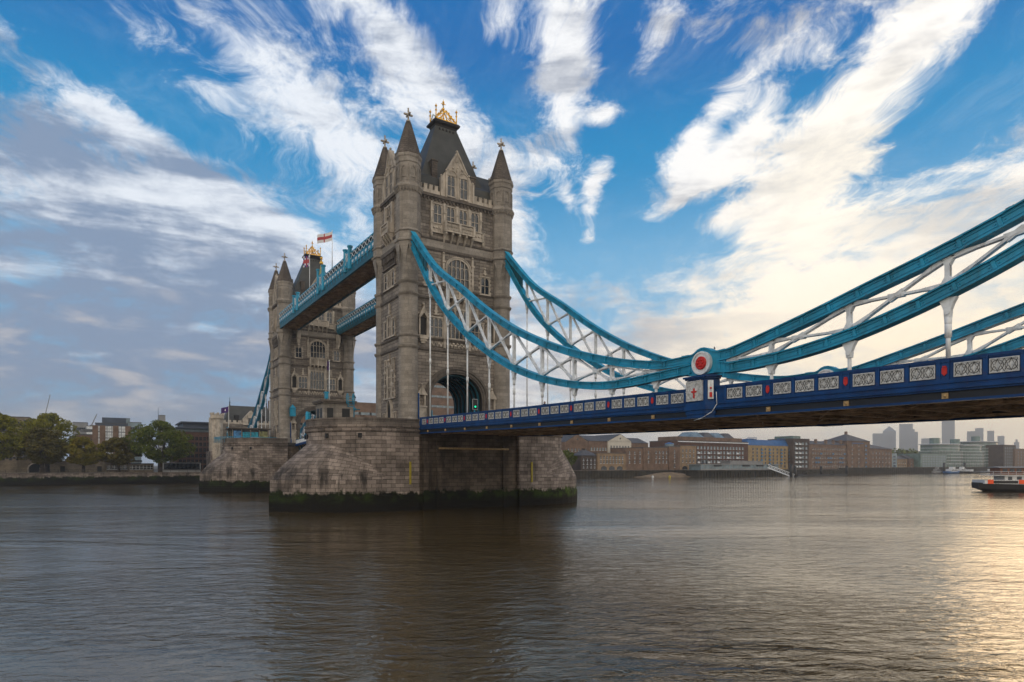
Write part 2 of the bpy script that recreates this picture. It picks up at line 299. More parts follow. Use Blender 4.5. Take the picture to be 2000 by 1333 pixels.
# ================================================================== THE TWO TOWERS
TX, TY = 5.25, 9.15      # turret axes
def FS(a, z, o): return Vector((5.4+o, a, z))
def FN(a, z, o): return Vector((-5.4-o, -a, z))
def FWt(a, z, o): return Vector((a, -10.3-o, z))
def FE(a, z, o): return Vector((-a, 10.3+o, z))
def window(par, F, a, z0, z1, w, n, rows=2, quoin=True, head=True, m=.26, depth=.20, sub=True, rnd=False, hood=False):
    fr = MB(); x0, x1 = a-w/2, a+w/2; zs = z1-(w/2)*.85 if rnd else z1
    fr.fbox(F, x0-m, x0, z0, zs, -.02, depth); fr.fbox(F, x1, x1+m, z0, zs, -.02, depth)
    fr.fbox(F, x0-m-.12, x1+m+.12, z0-.26, z0, -.02, depth+.10)
    N = 14
    def arc(t, ex=0): th = math.pi*t; return a-(w/2+ex)*math.cos(th), zs+((z1-zs)+ex)*math.sin(th)
    if rnd:
        for ex, dd, tt in ((0, depth, m), (m, depth+.12, .16)):
            for i in range(N):
                p0, p1, q0, q1 = arc(i/N, ex), arc((i+1)/N, ex), arc(i/N, ex+tt), arc((i+1)/N, ex+tt)
                P = [F(p0[0],p0[1],-.02), F(p1[0],p1[1],-.02), F(q1[0],q1[1],-.02), F(q0[0],q0[1],-.02), F(p0[0],p0[1],dd), F(p1[0],p1[1],dd), F(q1[0],q1[1],dd), F(q0[0],q0[1],dd)]
                fr.hexa(P)
    else:
        fr.fbox(F, x0-m-.1, x1+m+.1, z1, z1+m, -.02, depth+.06)
        if hood: fr.fbox(F, x0-m-.2, x1+m+.2, z1+m, z1+m+.14, -.02, depth+.2)
    if quoin:
        k = 0; z = z0+.1
        while z < zs-.3:
            if k % 2 == 0:
                fr.fbox(F, x0-m-.26, x0-m+.01, z, z+.38, -.02, depth-.06); fr.fbox(F, x1+m-.01, x1+m+.26, z, z+.38, -.02, depth-.06)
            z += .38; k += 1
    lw = w/n
    for i in range(1, n):
        x = x0+lw*i; zt = z1
        if rnd: zt = zs+(z1-zs)*math.sqrt(max(0, 1-((x-a)/(w/2))**2))
        fr.fbox(F, x-.055, x+.055, z0, zt, -.02, depth-.05)
    for r in range(1, rows): z = z0+(zs-z0)*r/rows; fr.fbox(F, x0, x1, z-.05, z+.05, -.02, depth-.07)
    heads = [(zs if rnd else z1)]
    if head:
        for i in range(n):
            xa, xb = x0+lw*i, x0+lw*(i+1); xm = (xa+xb)/2; zt = heads[0]; hh = min(lw*.75, .6)
            if rnd: 
                for k in range(4):
                    t0, t1 = k/4*math.pi, (k+1)/4*math.pi
                    fr.beam(F(xm-lw/2*math.cos(t0), zt+.65*lw*math.sin(t0), .06), F(xm-lw/2*math.cos(t1), zt+.65*lw*math.sin(t1), .06), .12, .10)
            else:
                for (e, xx) in ((1, xa), (-1, xb)):
                    fr.ext([(xx, zt), (xx, zt-hh), (xx+e*lw*.16, zt-hh*.45), (xm, zt)], F, -.01, depth-.08)
    f = fr.build('window', 'trim', par)
    g_ = MB()
    if rnd: poly = [(x0, z0), (x1, z0)] + [arc(1-i/N) for i in range(N+1)]
    else: poly = [(x0, z0), (x1, z0), (x1, z1), (x0, z1)]
    g_.ext(poly, F, -.05, .03); g_.build('window_pane', 'glass', f)
    return f
def tower():
    T = thing('bridge_tower', 'nearer and larger stone bridge tower with four spires, seen over the roadway archway', 'tower', (0,0,0), group='gothic towers of the suspension bridge')
    # ---- body with the road archway
    b = MB(); zb, zt = 12.0, 53.4; N = 20; AW, SP, RI = 5.0, 18.9, 4.3
    arcp = [(-AW*math.cos(math.pi*i/N), SP+RI*math.sin(math.pi*i/N)) for i in range(N+1)]
    for F in (FS, FN):
        b.face([F(-9.3,zb,0), F(-AW,zb,0), F(-AW,SP,0), F(-AW,zt,0), F(-9.3,zt,0)]); b.face([F(AW,zb,0), F(9.3,zb,0), F(9.3,zt,0), F(AW,zt,0), F(AW,SP,0)])
        for i in range(N):
            p, q = arcp[i], arcp[i+1]; b.face([F(p[0],p[1],0), F(q[0],q[1],0), F(q[0],zt,0), F(p[0],zt,0)])
    for F in (FWt, FE): b.face([F(-5.3,zb,0), F(5.3,zb,0), F(5.3,zt,0), F(-5.3,zt,0)])
    b.build('wall', 'granite', T)
    # inner faces of the archway
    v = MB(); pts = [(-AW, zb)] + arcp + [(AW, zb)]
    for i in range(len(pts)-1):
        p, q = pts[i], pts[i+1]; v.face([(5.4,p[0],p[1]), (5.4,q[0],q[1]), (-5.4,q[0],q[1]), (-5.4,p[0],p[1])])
    v.build('archway_lining', 'dark', T)  # near-black lining carries the shade inside the archway in its colour
    for k in range(7):
        r = MB(); x = -4.3+k*1.45
        for i in range(N):
            p0, p1 = arcp[i], arcp[i+1]; s_ = .93
            c = lambda p, k_: (p[0]*k_, SP+(p[1]-SP)*k_)
            a0, a1, b0, b1 = c(p0,.995), c(p1,.995), c(p0,s_), c(p1,s_)
            r.hexa([(x-.12,a0[0],a0[1]), (x+.12,a0[0],a0[1]), (x+.12,a1[0],a1[1]), (x-.12,a1[0],a1[1]), (x-.12,b0[0],b0[1]), (x+.12,b0[0],b0[1]), (x+.12,b1[0],b1[1]), (x-.12,b1[0],b1[1])])
        for sgn in (-1, 1): r.box(x-.12, x+.12, sgn*AW*.995, sgn*AW*.93, zb, SP)
        r.build('arch_rib', 'tealdark', T)  # darker teal on the ribs stands in for the passage shade
    pn = MB()
    for sgn in (-1, 1): pn.box(-5.0, 5.6, sgn*4.97, sgn*4.86, zb, 16.6)
    pn.build('archway_panel', 'teal', T)
    # ---- arch mouldings on the S face and N face
    for F in (FS, FN):
        am = MB(); K = 28
        for (e0, e1, o) in ((.0,.30,.10), (.30,.62,.26), (.62,.78,.16), (.78,1.12,.38), (1.12,1.30,.24)):
            for i in range(K):
                def pt(t, e): th = math.pi*t; return -(AW+e)*math.cos(th), SP+(RI+e*.95)*math.sin(th)
                p0, p1, q0, q1 = pt(i/K,e0), pt((i+1)/K,e0), pt(i/K,e1), pt((i+1)/K,e1)
                am.hexa([F(p0[0],p0[1],-.05), F(p1[0],p1[1],-.05), F(q1[0],q1[1],-.05), F(q0[0],q0[1],-.05), F(p0[0],p0[1],o), F(p1[0],p1[1],o), F(q1[0],q1[1],o), F(q0[0],q0[1],o)])
            for sg in (-1, 1):
                am.fbox(F, sg*(AW+e0), sg*(AW+e1), zb, SP, -.05, o)
        am.build('arch_moulding', 'string', T)
    # ---- turrets
    OCT = math.pi/8
    for sx in (1, -1):
        for sy in (-1, 1):
            cx, cy = sx*TX, sy*TY; t = MB()
            prof = [(1.85,12),(1.85,14.8),(1.62,15.1)]
            for z in (27.1, 28.95, 35.85, 37.85): prof += [(1.60,z-.42),(1.86,z-.12),(1.92,z+.12),(1.60,z+.24)]
            prof += [(1.60, 44.0)]
            t.ngon(cx, cy, prof, 28, smooth=False)
            # corbelled change from round shaft to octagon
            for i in range(8):
                a0 = OCT+i*math.pi/4; a1 = a0+math.pi/4; am_ = (a0+a1)/2; hw = math.pi/8
                prevL = None; K = 5
                def ringp(k):
                    s = k/K; z = 40.4+(43.75-40.4)*s; r = 1.60+(2.12*math.cos(hw)-1.60)*(s**1.6)+.03; wd = hw*(.30+.70*s**1.3)
                    rr = r/math.cos(wd*.98); return [(cx+rr*math.cos(am_-wd), cy+rr*math.sin(am_-wd), z), (cx+rr*math.cos(am_+wd), cy+rr*math.sin(am_+wd), z)], [(cx+1.4*math.cos(am_-wd), cy+1.4*math.sin(am_-wd), z), (cx+1.4*math.cos(am_+wd), cy+1.4*math.sin(am_+wd), z)]
                for k in range(K):
                    o0, i0 = ringp(k); o1, i1 = ringp(k+1)
                    t.face([o0[0], o0[1], o1[1], o1[0]]); t.face([i0[0], o0[0], o1[0], i1[0]]); t.face([o0[1], i0[1], i1[1], o1[1]])
                o0, i0 = ringp(0); t.face([i0[0], i0[1], o0[1], o0[0]])
            t.ngon(cx, cy, [(2.10,43.75),(2.12,44.2),(2.38,44.35),(2.40,44.6),(2.10,44.75),(2.08,45.9),(2.26,46.05),(2.26,46.25),(2.04,46.4),(2.03,52.7),(2.12,52.75),(2.34,53.1),(2.46,53.3),(2.46,53.6),(2.06,53.85),(2.0,57.3),(2.12,57.45),(2.12,58.1),(2.30,58.35),(2.32,58.75),(2.0,58.85)], 8, OCT)
            for i in range(8):      # corbels under the cornice and panels in the upper stage
                am_ = i*math.pi/4; 
                for q in (-.28, .0, .28):
                    c = Vector((cx, cy, 0)) + Vector((math.cos(am_), math.sin(am_), 0))*1.98 + Vector((-math.sin(am_), math.cos(am_), 0))*q*2.0
                    t.beam(c+Vector((0,0,52.55)), c+Vector((math.cos(am_)*.18, math.sin(am_)*.18, 53.1)), .22, .2)
                r = 1.87; c = Vector((cx+r*math.cos(am_), cy+r*math.sin(am_), 0)); tg = Vector((-math.sin(am_), math.cos(am_), 0))
                for q in (-.55, .55): t.beam(c+tg*q+Vector((0,0,54.2)), c+tg*q+Vector((0,0,56.9)), .24, .24, up=tg)
                t.beam(c+tg*-.6+Vector((0,0,54.9)), c+tg*.6+Vector((0,0,54.9)), .22, .18); t.beam(c+tg*-.55+Vector((0,0,56.2)), c+Vector((0,0,56.9)), .22, .18); t.beam(c+tg*.55+Vector((0,0,56.2)), c+Vector((0,0,56.9)), .22, .18)
            to = t.build('turret', 'shaft', T)
            s = MB(); s.ngon(cx, cy, [(2.22,58.83),(2.25,59.0),(1.92,59.7),(1.72,60.3),(1.25,61.9),(.80,63.4),(.40,64.6),(.36,64.9)], 8, OCT)
            for i in range(8):
                a0 = OCT+i*math.pi/4; c0 = Vector((cx+2.0*math.cos(a0), cy+2.0*math.sin(a0), 59.3)); s.ball(c0, .16, 6)
                s.beam(c0, (cx+.38*math.cos(a0), cy+.38*math.sin(a0), 64.7), .12, .12)
            s.build('spire', 'spire', to)
            f = MB(); f.ngon(cx, cy, [(.36,64.75),(.42,64.85),(.34,65.0),(.2,65.05)], 8); f.tube((cx,cy,64.9), (cx,cy,66.9), .15, .12)
            f.box(cx-.13, cx+.13, cy-.62, cy+.62, 65.85, 66.12); f.box(cx-.62, cx+.62, cy-.13, cy+.13, 65.85, 66.12)
            for dx, dy, dz in ((.68,0,0),(-.68,0,0),(0,.68,0),(0,-.68,0),(0,0,.62)): f.ball((cx+dx, cy+dy, 65.99+dz), .17, 6)
            f.ball((cx,cy,66.98), .16, 6); f.build('finial', 'trim', to)
    # ---- string courses between turrets
    for z, o, hh in ((27.1,.22,.4), (28.95,.2,.34), (35.85,.22,.4), (37.85,.2,.36), (44.3,.26,.42), (46.1,.2,.3), (53.35,.42,.5)):
        s = MB()
        for F, L in ((FS, 8.2), (FN, 8.2), (FWt, 4.3), (FE, 4.3)):
            s.fbox(F, -L, L, z-hh/2, z+hh/2, -.03, o); s.fbox(F, -L, L, z-hh/2-.16, z-hh/2, -.03, o*.5)
            if z > 50:
                x = -L+.3
                while x < L: s.fbox(F, x, x+.28, z-.78, z-.41, -.03, .25); x += .7
        s.build('string_course', 'string', T)
    # flat pale band between the two upper strings
    s = MB()
    for F, L in ((FS, 7.6), (FN, 7.6), (FWt, 3.6), (FE, 3.6)): s.fbox(F, -L, L, 44.55, 45.92, -.03, .06)
    s.build('plain_band', 'shaft', T)
    # ---- battlements
    for F, segs in ((FS, ((-7.4,-3.35),(3.35,7.4))), (FN, ((-7.4,-3.35),(3.35,7.4))), (FWt, ((-3.6,-2.75),(2.75,3.6))), (FE, ((-3.6,-2.75),(2.75,3.6)))):
        for a0, a1 in segs:
            s = MB(); s.fbox(F, a0, a1, 53.55, 54.35, -.45, .05)
            n_ = max(1, round((a1-a0)/1.02)); st = (a1-a0)/n_
            for k in range(n_):
                s.fbox(F, a0+st*k+.0, a0+st*k+st*.62, 54.35, 55.05, -.45, .05); s.fbox(F, a0+st*k-.03, a0+st*k+st*.62+.03, 55.05, 55.17, -.50, .10)
            s.build('battlement', 'trim', T)
    # ---- roof
    r = MB(); R = lambda a, b_, z: [(a,-b_,z),(a,b_,z),(-a,b_,z),(-a,-b_,z)]
    r.loft([R(4.7,9.1,53.4), R(4.7,9.1,55.9), R(4.45,7.2,57.0), R(3.75,6.0,57.7), R(3.0,4.9,60.6), R(1.15,2.1,68.2)])
    roof = r.build('roof', 'roof', T)
    p = MB(); p.loft([R(1.15,2.1,68.1), R(1.25,2.2,68.5), R(1.62,2.55,68.75), R(1.68,2.62,69.05), R(1.5,2.4,69.3)])
    for k in range(5): p.fbox(lambda a,z,o: Vector((1.25+o,a,z)), -1.5+k*.68, -1.3+k*.68, 67.5, 67.8, -.1, .22)
    p.build('roof_platform', 'dark', roof)
    # ---- gilded crown
    c = MB(); 
    for sx in (-1, 1):
        c.beam((sx*1.2,-2.1,69.42), (sx*1.2,2.1,69.42), .2, .26)
        for sy in (-1, 1):
            x, y = sx*1.2, sy*2.05; c.tube((x,y,69.3), (x,y,71.5), .13, .09); c.ball((x,y,71.65), .22, 6); c.ball((x,y,70.9), .2, 6); c.tube((x,y,71.7), (x,y,72.15), .07, .02)
            c.beam((x,y,69.5), (0,0,72.1), .13, .16); c.beam((x,y*.55,69.5), (0,0,71.3), .09, .12)
            for k in range(1, 5): q = Vector((x,y,69.6)).lerp(Vector((0,0,72.3)), k/5); c.ball(q+Vector((0,0,.12)), .15, 5)
        c.beam((sx*1.2,-2.05,69.6), (sx*1.2,0,71.3), .1, .14); c.beam((sx*1.2,2.05,69.6), (sx*1.2,0,71.3), .1, .14)
        for k in range(-3, 4): c.tube((sx*1.2,k*.55,69.5), (sx*1.2,k*.55,71.2-abs(k)*.5), .06, .06, 5)
        for k in range(1, 4):
            for e in (-1, 1): c.ball((sx*1.2, e*(2.05-k*.5), 69.75+k*.43), .14, 5)
    for sy in (-1, 1): c.beam((-1.2,sy*2.05,69.42), (1.2,sy*2.05,69.42), .2, .26); c.beam((-1.2,sy*2.05,69.6), (0,sy*2.05,70.6), .1, .12); c.beam((1.2,sy*2.05,69.6), (0,sy*2.05,70.6), .1, .12)
    c.tube((0,0,69.3), (0,0,73.3), .15, .09); c.ball((0,0,72.2), .26, 6); c.beam((-.38,0,73.1), (.38,0,73.1), .12, .12); c.beam((0,-.42,73.1), (0,.42,73.1), .12, .12); c.ball((0,0,73.45), .2, 6); c.tube((0,0,73.5), (0,0,74.0), .08, .02)
    c.build('gilded_crown', 'gold', T)
    # ---- dormers
    for F, hw, dep in ((FS, 3.1, 3.6), (FN, 3.1, 3.6), (FWt, 2.5, 4.4), (FE, 2.5, 4.4)):
        dm = MB(); gp = [(-hw,53.6),(hw,53.6),(hw,56.6),(hw*.80,57.9),(hw*.62,58.5),(0,61.7),(-hw*.62,58.5),(-hw*.80,57.9),(-hw,56.6)]
        dm.ext(gp, F, -.5, .12)
        bp = [(-hw*.78,53.6),(hw*.78,53.6),(hw*.78,57.6),(0,61.2),(-hw*.78,57.6)]
        dm.ext(bp, F, -dep, -.5)
        # coping, buttresses, pinnacles, blind tracery
        for e in (-1, 1):
            dm.beam(F(e*hw*.62,58.5,-.2), F(0,61.9,-.2), .95, .24, up=(0,0,1)); dm.fbox(F, e*hw-.18, e*hw+.18, 53.6, 57.0, -.3, .32); dm.fbox(F, e*hw*.72-.14, e*hw*.72+.14, 53.6, 58.0, .1, .3)
            dm.ball(F(e*hw,57.25,0), .22, 6); dm.ball(F(e*hw*.72,58.3,.2), .2, 6)
            for k in range(1, 5): q = F(e*hw*.62,58.5,0).lerp(F(0,61.9,0), k/5); dm.ball(q+Vector((0,0,.15)), .15, 5)
        dm.fbox(F, -.12, .12, 53.6, 59.0, .1, .32); dm.ball(F(0,59.2,.2), .2, 6); dm.ball(F(0,62.2,-.1), .22, 6)
        for cxx in (-hw*.36, hw*.36):
            for k in range(6):
                t0, t1 = math.pi*k/6, math.pi*(k+1)/6; dm.beam(F(cxx-1.0*math.cos(t0), 57.6+.95*math.sin(t0), .18), F(cxx-1.0*math.cos(t1), 57.6+.95*math.sin(t1), .18), .16, .14)
            for q in (59.0,) : dm.ball(F(cxx*.8, q, .18), .22, 6); dm.beam(F(cxx*1.0,58.6,.16), F(0,60.2,.16), .1, .1)
        dm.fbox(F, -.1, .1, 59.4, 60.9, .1, .25); dm.fbox(F, -.4, .4, 60.1, 60.3, .1, .25)
        do = dm.build('dormer', 'trim', T)
        rf = MB(); rf.ext([(-hw*.84,57.45),(0,61.35),(hw*.84,57.45),(hw*.84,57.65),(0,61.6),(-hw*.84,57.65)], F, -dep-.3, -.52); rf.build('dormer_roof', 'roof', do)
        if F in (FS, FWt):
            for a in ((-1.3, 1.2) if F is FS else (-.95, .95)):
                f = window(do, lambda a_, z_, o_, F=F: F(a_, z_, o_+.12), a, 54.0, 57.5, 1.35 if F is FS else 1.05, 2, 2, quoin=False, m=.12, depth=.14)
        if F is FS:
            for y_, zc_ in ((-3.8, 60.0), (3.8, 58.8)): ch = MB(); ch.box(3.2, 4.3, y_-.5, y_+.5, 56.2, zc_); ch.box(3.1, 4.4, y_-.6, y_+.6, zc_, zc_+.3); ch.build('chimney', 'spire', T)
    # ---- S face, top storey: four windows, ledge and balcony
    for a in (-3.85, -1.35, 1.10, 3.45): window(T, FS, a, 48.75, 52.0, 1.45, 2, 2, quoin=False, m=.18)
    for a in (-5.0, -2.6, -.12, 2.28, 4.6): s = MB(); s.fbox(FS, a-.22, a+.22, 48.4, 52.4, -.02, .34); s.fbox(FS, a-.28, a+.28, 50.7, 50.95, -.03, .44); s.build('pilaster', 'trim', T)
    s = MB()
    for a0, a1 in ((-5.3,-2.95),(2.95,5.3)):
        s.fbox(FS, a0, a1, 47.25, 48.55, -.02, .35); s.fbox(FS, a0-.08, a1+.08, 48.55, 48.75, -.02, .5); s.fbox(FS, a0-.08, a1+.08, 47.05, 47.25, -.02, .46)
        for q in (a0+.2, a1-.3): s.fbox(FS, q-.18, q+.18, 47.2, 48.7, .3, .5)
        for k in range(3): s.ball(FS(a0+.65+k*.6, 47.9, .36), .2, 6, sz=1)
    for a in (-5.1, 5.1): s.ball(FS(a, 46.7, .25), .3, 6, sz=1.6)
    s.build('window_ledge', 'trim', T)
    def balcony(F, hw, z0, z1, o, nc, name='balcony'):
        s = MB(); s.fbox(F, -hw, hw, z0-.25, z0, -.02, o+.1); s.fbox(F, -hw, hw, z1-.18, z1, o-.25, o+.1)
        for e in (-1, 1): s.fbox(F, e*hw, e*(hw-.22), z0, z1-.18, -.02, o+.05)
        np_ = 3 if hw > 1.8 else 2
        for k in range(np_): a = -hw+.18+(2*hw-.36)*k/(np_-1); s.fbox(F, a-.2, a+.2, z0, z1, o-.22, o+.14)
        n_ = int(hw*2/.32)
        for k in range(n_):
            a = -hw+.3+(2*hw-.6)*k/(n_-1); s.beam(F(a-.15,z0+.05,o-.06), F(a+.15,z1-.25,o-.06), .07, .12); s.beam(F(a+.15,z0+.05,o-.06), F(a-.15,z1-.25,o-.06), .07, .12)
        s.fbox(F, -hw+.2, hw-.2, z0, z1-.2, o-.16, o-.12)
        for k in range(nc):
            a = -hw+.3+(2*hw-.6)*k/(nc-1)
            s.ext([(0,z0-.25),(o,z0-.25),(o,z0-.6),(o*.62,z0-1.0),(o*.5,z0-1.2),(.0,z0-1.95)], lambda p, q, c_, F=F: F(c_, q, p), a-.17, a+.17)
        s.fbox(F, -hw+.25, hw-.25, z0-1.7, z0-.25, -.02, .1)
        return s.build(name, 'trim', T)
    balcony(FS, 2.95, 47.6, 49.15, 1.15, 5)
    balcony(FWt, 1.75, 47.3, 48.9, 1.0, 4)
    # ---- S face, third storey
    window(T, FS, .1, 38.35, 43.1, 4.2, 5, 2, rnd=True, quoin=True, m=.34, depth=.3)
    for a in (-5.35, 5.55):
        window(T, FS, a, 37.95, 40.9, 1.55, 2, 2)
        s = MB(); s.fbox(FS, a-.2, a+.2, 41.3, 42.2, -.02, .25); s.fbox(FS, a-.42, a+.42, 41.5, 41.75, -.02, .2); s.ball(FS(a,42.5,.14), .22, 6); s.ball(FS(a,41.4,.2), .25, 6); s.build('carved_emblem', 'trim', T)
    for a in (-2.75, 2.95): s = MB(); s.fbox(FS, a-.2, a+.2, 38.1, 43.6, -.02, .35); s.fbox(FS, a-.3, a+.3, 42.2, 42.5, -.03, .5); s.ball(FS(a,43.85,.2), .22, 6); s.build('pilaster', 'trim', T)
    balcony(FS, 2.45, 36.3, 37.9, .95, 5)
    # ---- S face, second storey
    window(T, FS, -.1, 29.3, 34.3, 4.0, 5, 2, quoin=False, m=.3, depth=.28)
    for a in (-4.15, 3.9):
        window(T, FS, a, 29.3, 32.5, 2.4, 3, 2, quoin=False, m=.22)
        s = MB(); s.fbox(FS, a-.2, a+.2, 33.0, 34.6, -.02, .25); s.fbox(FS, a-.36, a+.36, 33.5, 33.8, -.02, .2); s.fbox(FS, a-.45, a+.45, 33.0, 33.2, -.02, .3); s.ball(FS(a,34.8,.12), .2, 6); s.build('carved_emblem', 'trim', T)
    for a in (-2.55, 2.35): s = MB(); s.fbox(FS, a-.2, a+.2, 27.4, 35.6, -.02, .35); s.fbox(FS, a-.28, a+.28, 29.0, 29.2, -.03, .45); s.build('pilaster', 'trim', T)
    for a in (-6.6, 6.6):
        s = MB(); s.fbox(FS, a-.85, a-.62, 29.2, 32.4, -.02, .5); s.fbox(FS, a+.62, a+.85, 29.2, 32.4, -.02, .5)
        s.ext([(a-1.0,32.2),(a-.62,32.2),(a,33.0),(a+.62,32.2),(a+1.0,32.2),(a,34.3)], FS, -.02, .62)
        s.fbox(FS, a-.95, a+.95, 28.95, 29.25, -.02, .6)
        for k in range(3): s.fbox(FS, a-.8+.2*k, a+.8-.2*k, 28.6-.35*k, 28.95-.35*k, -.02, .62-.16*k)
        s.ball(FS(a,34.5,.3), .25, 6); s.ball(FS(a-.9,32.9,.3), .2, 6); s.ball(FS(a+.9,32.9,.3), .2, 6)
        no = s.build('niche', 'trim', T); q = MB(); q.fbox(FS, a-.6, a+.6, 29.3, 32.4, .0, .04); q.build('niche_shade_panel', 'dark', no)  # flat dark sheet on the wall paints the shade of the recess
    s = MB(); s.fbox(FS, -5.7, 5.7, 29.0, 29.2, -.02, .3)
    for k in range(16): a = -5.3+k*.7; s.beam(FS(a,27.6,.08), FS(a+.35,28.5,.08), .14, .18); s.beam(FS(a+.35,28.5,.08), FS(a+.7,27.6,.08), .14, .18)
    for k in range(7): s.ball(FS(-1.2+k*.4, 28.1+(.25 if k % 2 else -.1), .14), .22, 6)
    s.build('carved_frieze', 'trim', T)
    # gabled shrines beside the archway
    for a in (-6.9, 6.9):
        s = MB(); s.fbox(FS, a-.75, a+.75, 12, 17.0, -.02, .55); s.fbox(FS, a-.85, a+.85, 17.0, 17.25, -.02, .68); s.fbox(FS, a-.65, a-.42, 17.2, 19.2, -.02, .5); s.fbox(FS, a+.42, a+.65, 17.2, 19.2, -.02, .5)
        s.ext([(a-.95,19.1),(a+.95,19.1),(a,20.7)], FS, -.02, .6); s.ball(FS(a,20.9,.3), .2, 6); s.build('wall_shrine', 'trim', T)
    for a in (-8.0,):
        s = MB(); s.ext([(a-.5,13),(a+.5,13),(a+.5,17.6),(a,18.3),(a-.5,17.6)], FS, -.02, .05); s.build('side_doorway', 'dark', T)
    s = MB(); s.tube((6.3,-7.75,13), (6.3,-7.75,19.3), .14); s.box(6.1,6.5,-8.0,-7.5,13,14.6); s.build('tide_post', 'navy', T)
    # ---- W face
    window(T, FWt, 0, 48.95, 52.0, 1.9, 2, 2, quoin=False, m=.3, depth=.3)
    for e in (-1, 1): s = MB(); s.fbox(FWt, e*1.3, e*1.7, 48.4, 52.4, -.02, .4); s.build('pilaster', 'trim', T)
    s = MB()
    for k in range(9): a = -2.6+k*.65; s.fbox(FWt, a-.14, a+.14, 42.4, 43.6, -.02, .5); s.fbox(FWt, a-.12, a+.12, 41.6, 42.4, -.02, .28)
    s.fbox(FWt, -3.0, 3.0, 43.55, 43.85, -.02, .6); s.fbox(FWt, -3.0, 3.0, 41.35, 41.6, -.02, .3); s.build('machicolation', 'string', T)
    for a in (-1.65, 0, 1.65): window(T, FWt, a, 37.95, 40.7, .95, 2 if a == 0 else 1, 2, m=.16, quoin=(a != 0))
    window(T, FWt, 0, 29.5, 33.0, 1.35, 2, 2, m=.2, quoin=False); 
    for a in (-1.8, 1.8): window(T, FWt, a, 29.5, 32.3, .9, 1, 2, m=.2)
    s = MB(); s.fbox(FWt, -.2, .2, 33.4, 35.0, -.02, .25); s.fbox(FWt, -.4, .4, 33.7, 34.0, -.02, .2); s.ball(FWt(0,35.1,.12), .2, 6); s.build('carved_emblem', 'trim', T)
    for a in (-1.7, 1.7): window(T, FWt, a, 23.6, 25.5, .6, 1, 1, m=.18, quoin=False)
    window(T, FWt, 0, 18.9, 24.2, 1.25, 2, 3, m=.22, quoin=False, hood=True)
    for a in (-1.7, 1.7):
        for z in (18.9, 21.3): window(T, FWt, a, z, z+1.9, .75, 1, 2, m=.18)
    s = MB(); s.fbox(FWt, -.14, .14, 24.6, 26.4, -.02, .2); s.ball(FWt(0,25.4,.2), .3, 6); s.ball(FWt(0,26.5,.1), .17, 6); s.build('carved_emblem', 'trim', T)
    dr = MB(); ap = [(-1.05,14),(-1.05,16.6)] + [(-1.05+1.05*k/6, 16.6+1.9*math.sin(math.pi/2*(k/6)**.8)) for k in range(1, 7)]; ap += [(-x, z) for x, z in reversed(ap[:-1])]
    for k in range(len(ap)-1):
        for e, o in ((0, .3), (.22, .18)):
            (a0, z0_), (a1, z1_) = ap[k], ap[k+1]; sc_ = 1+e
            dr.beam(FWt(a0*sc_, z0_+(e if k > 0 else 0), o/2), FWt(a1*sc_, z1_+e, o/2), o, .2)
    dd = dr.build('doorway', 'trim', T); q = MB(); q.ext(ap, FWt, -.02, .05); q.build('door_leaf', 'dark', dd)
    for a in (-2.4, 2.4): window(T, FWt, a, 14.4, 16.2, .6, 1, 1, m=.2, quoin=False)
    return T
T1 = tower()
LX = -86.44
T2 = copy_tree(T1, 'smaller-looking far stone bridge tower with four spires, beyond the high walkways', loc=(LX, 0, 0))
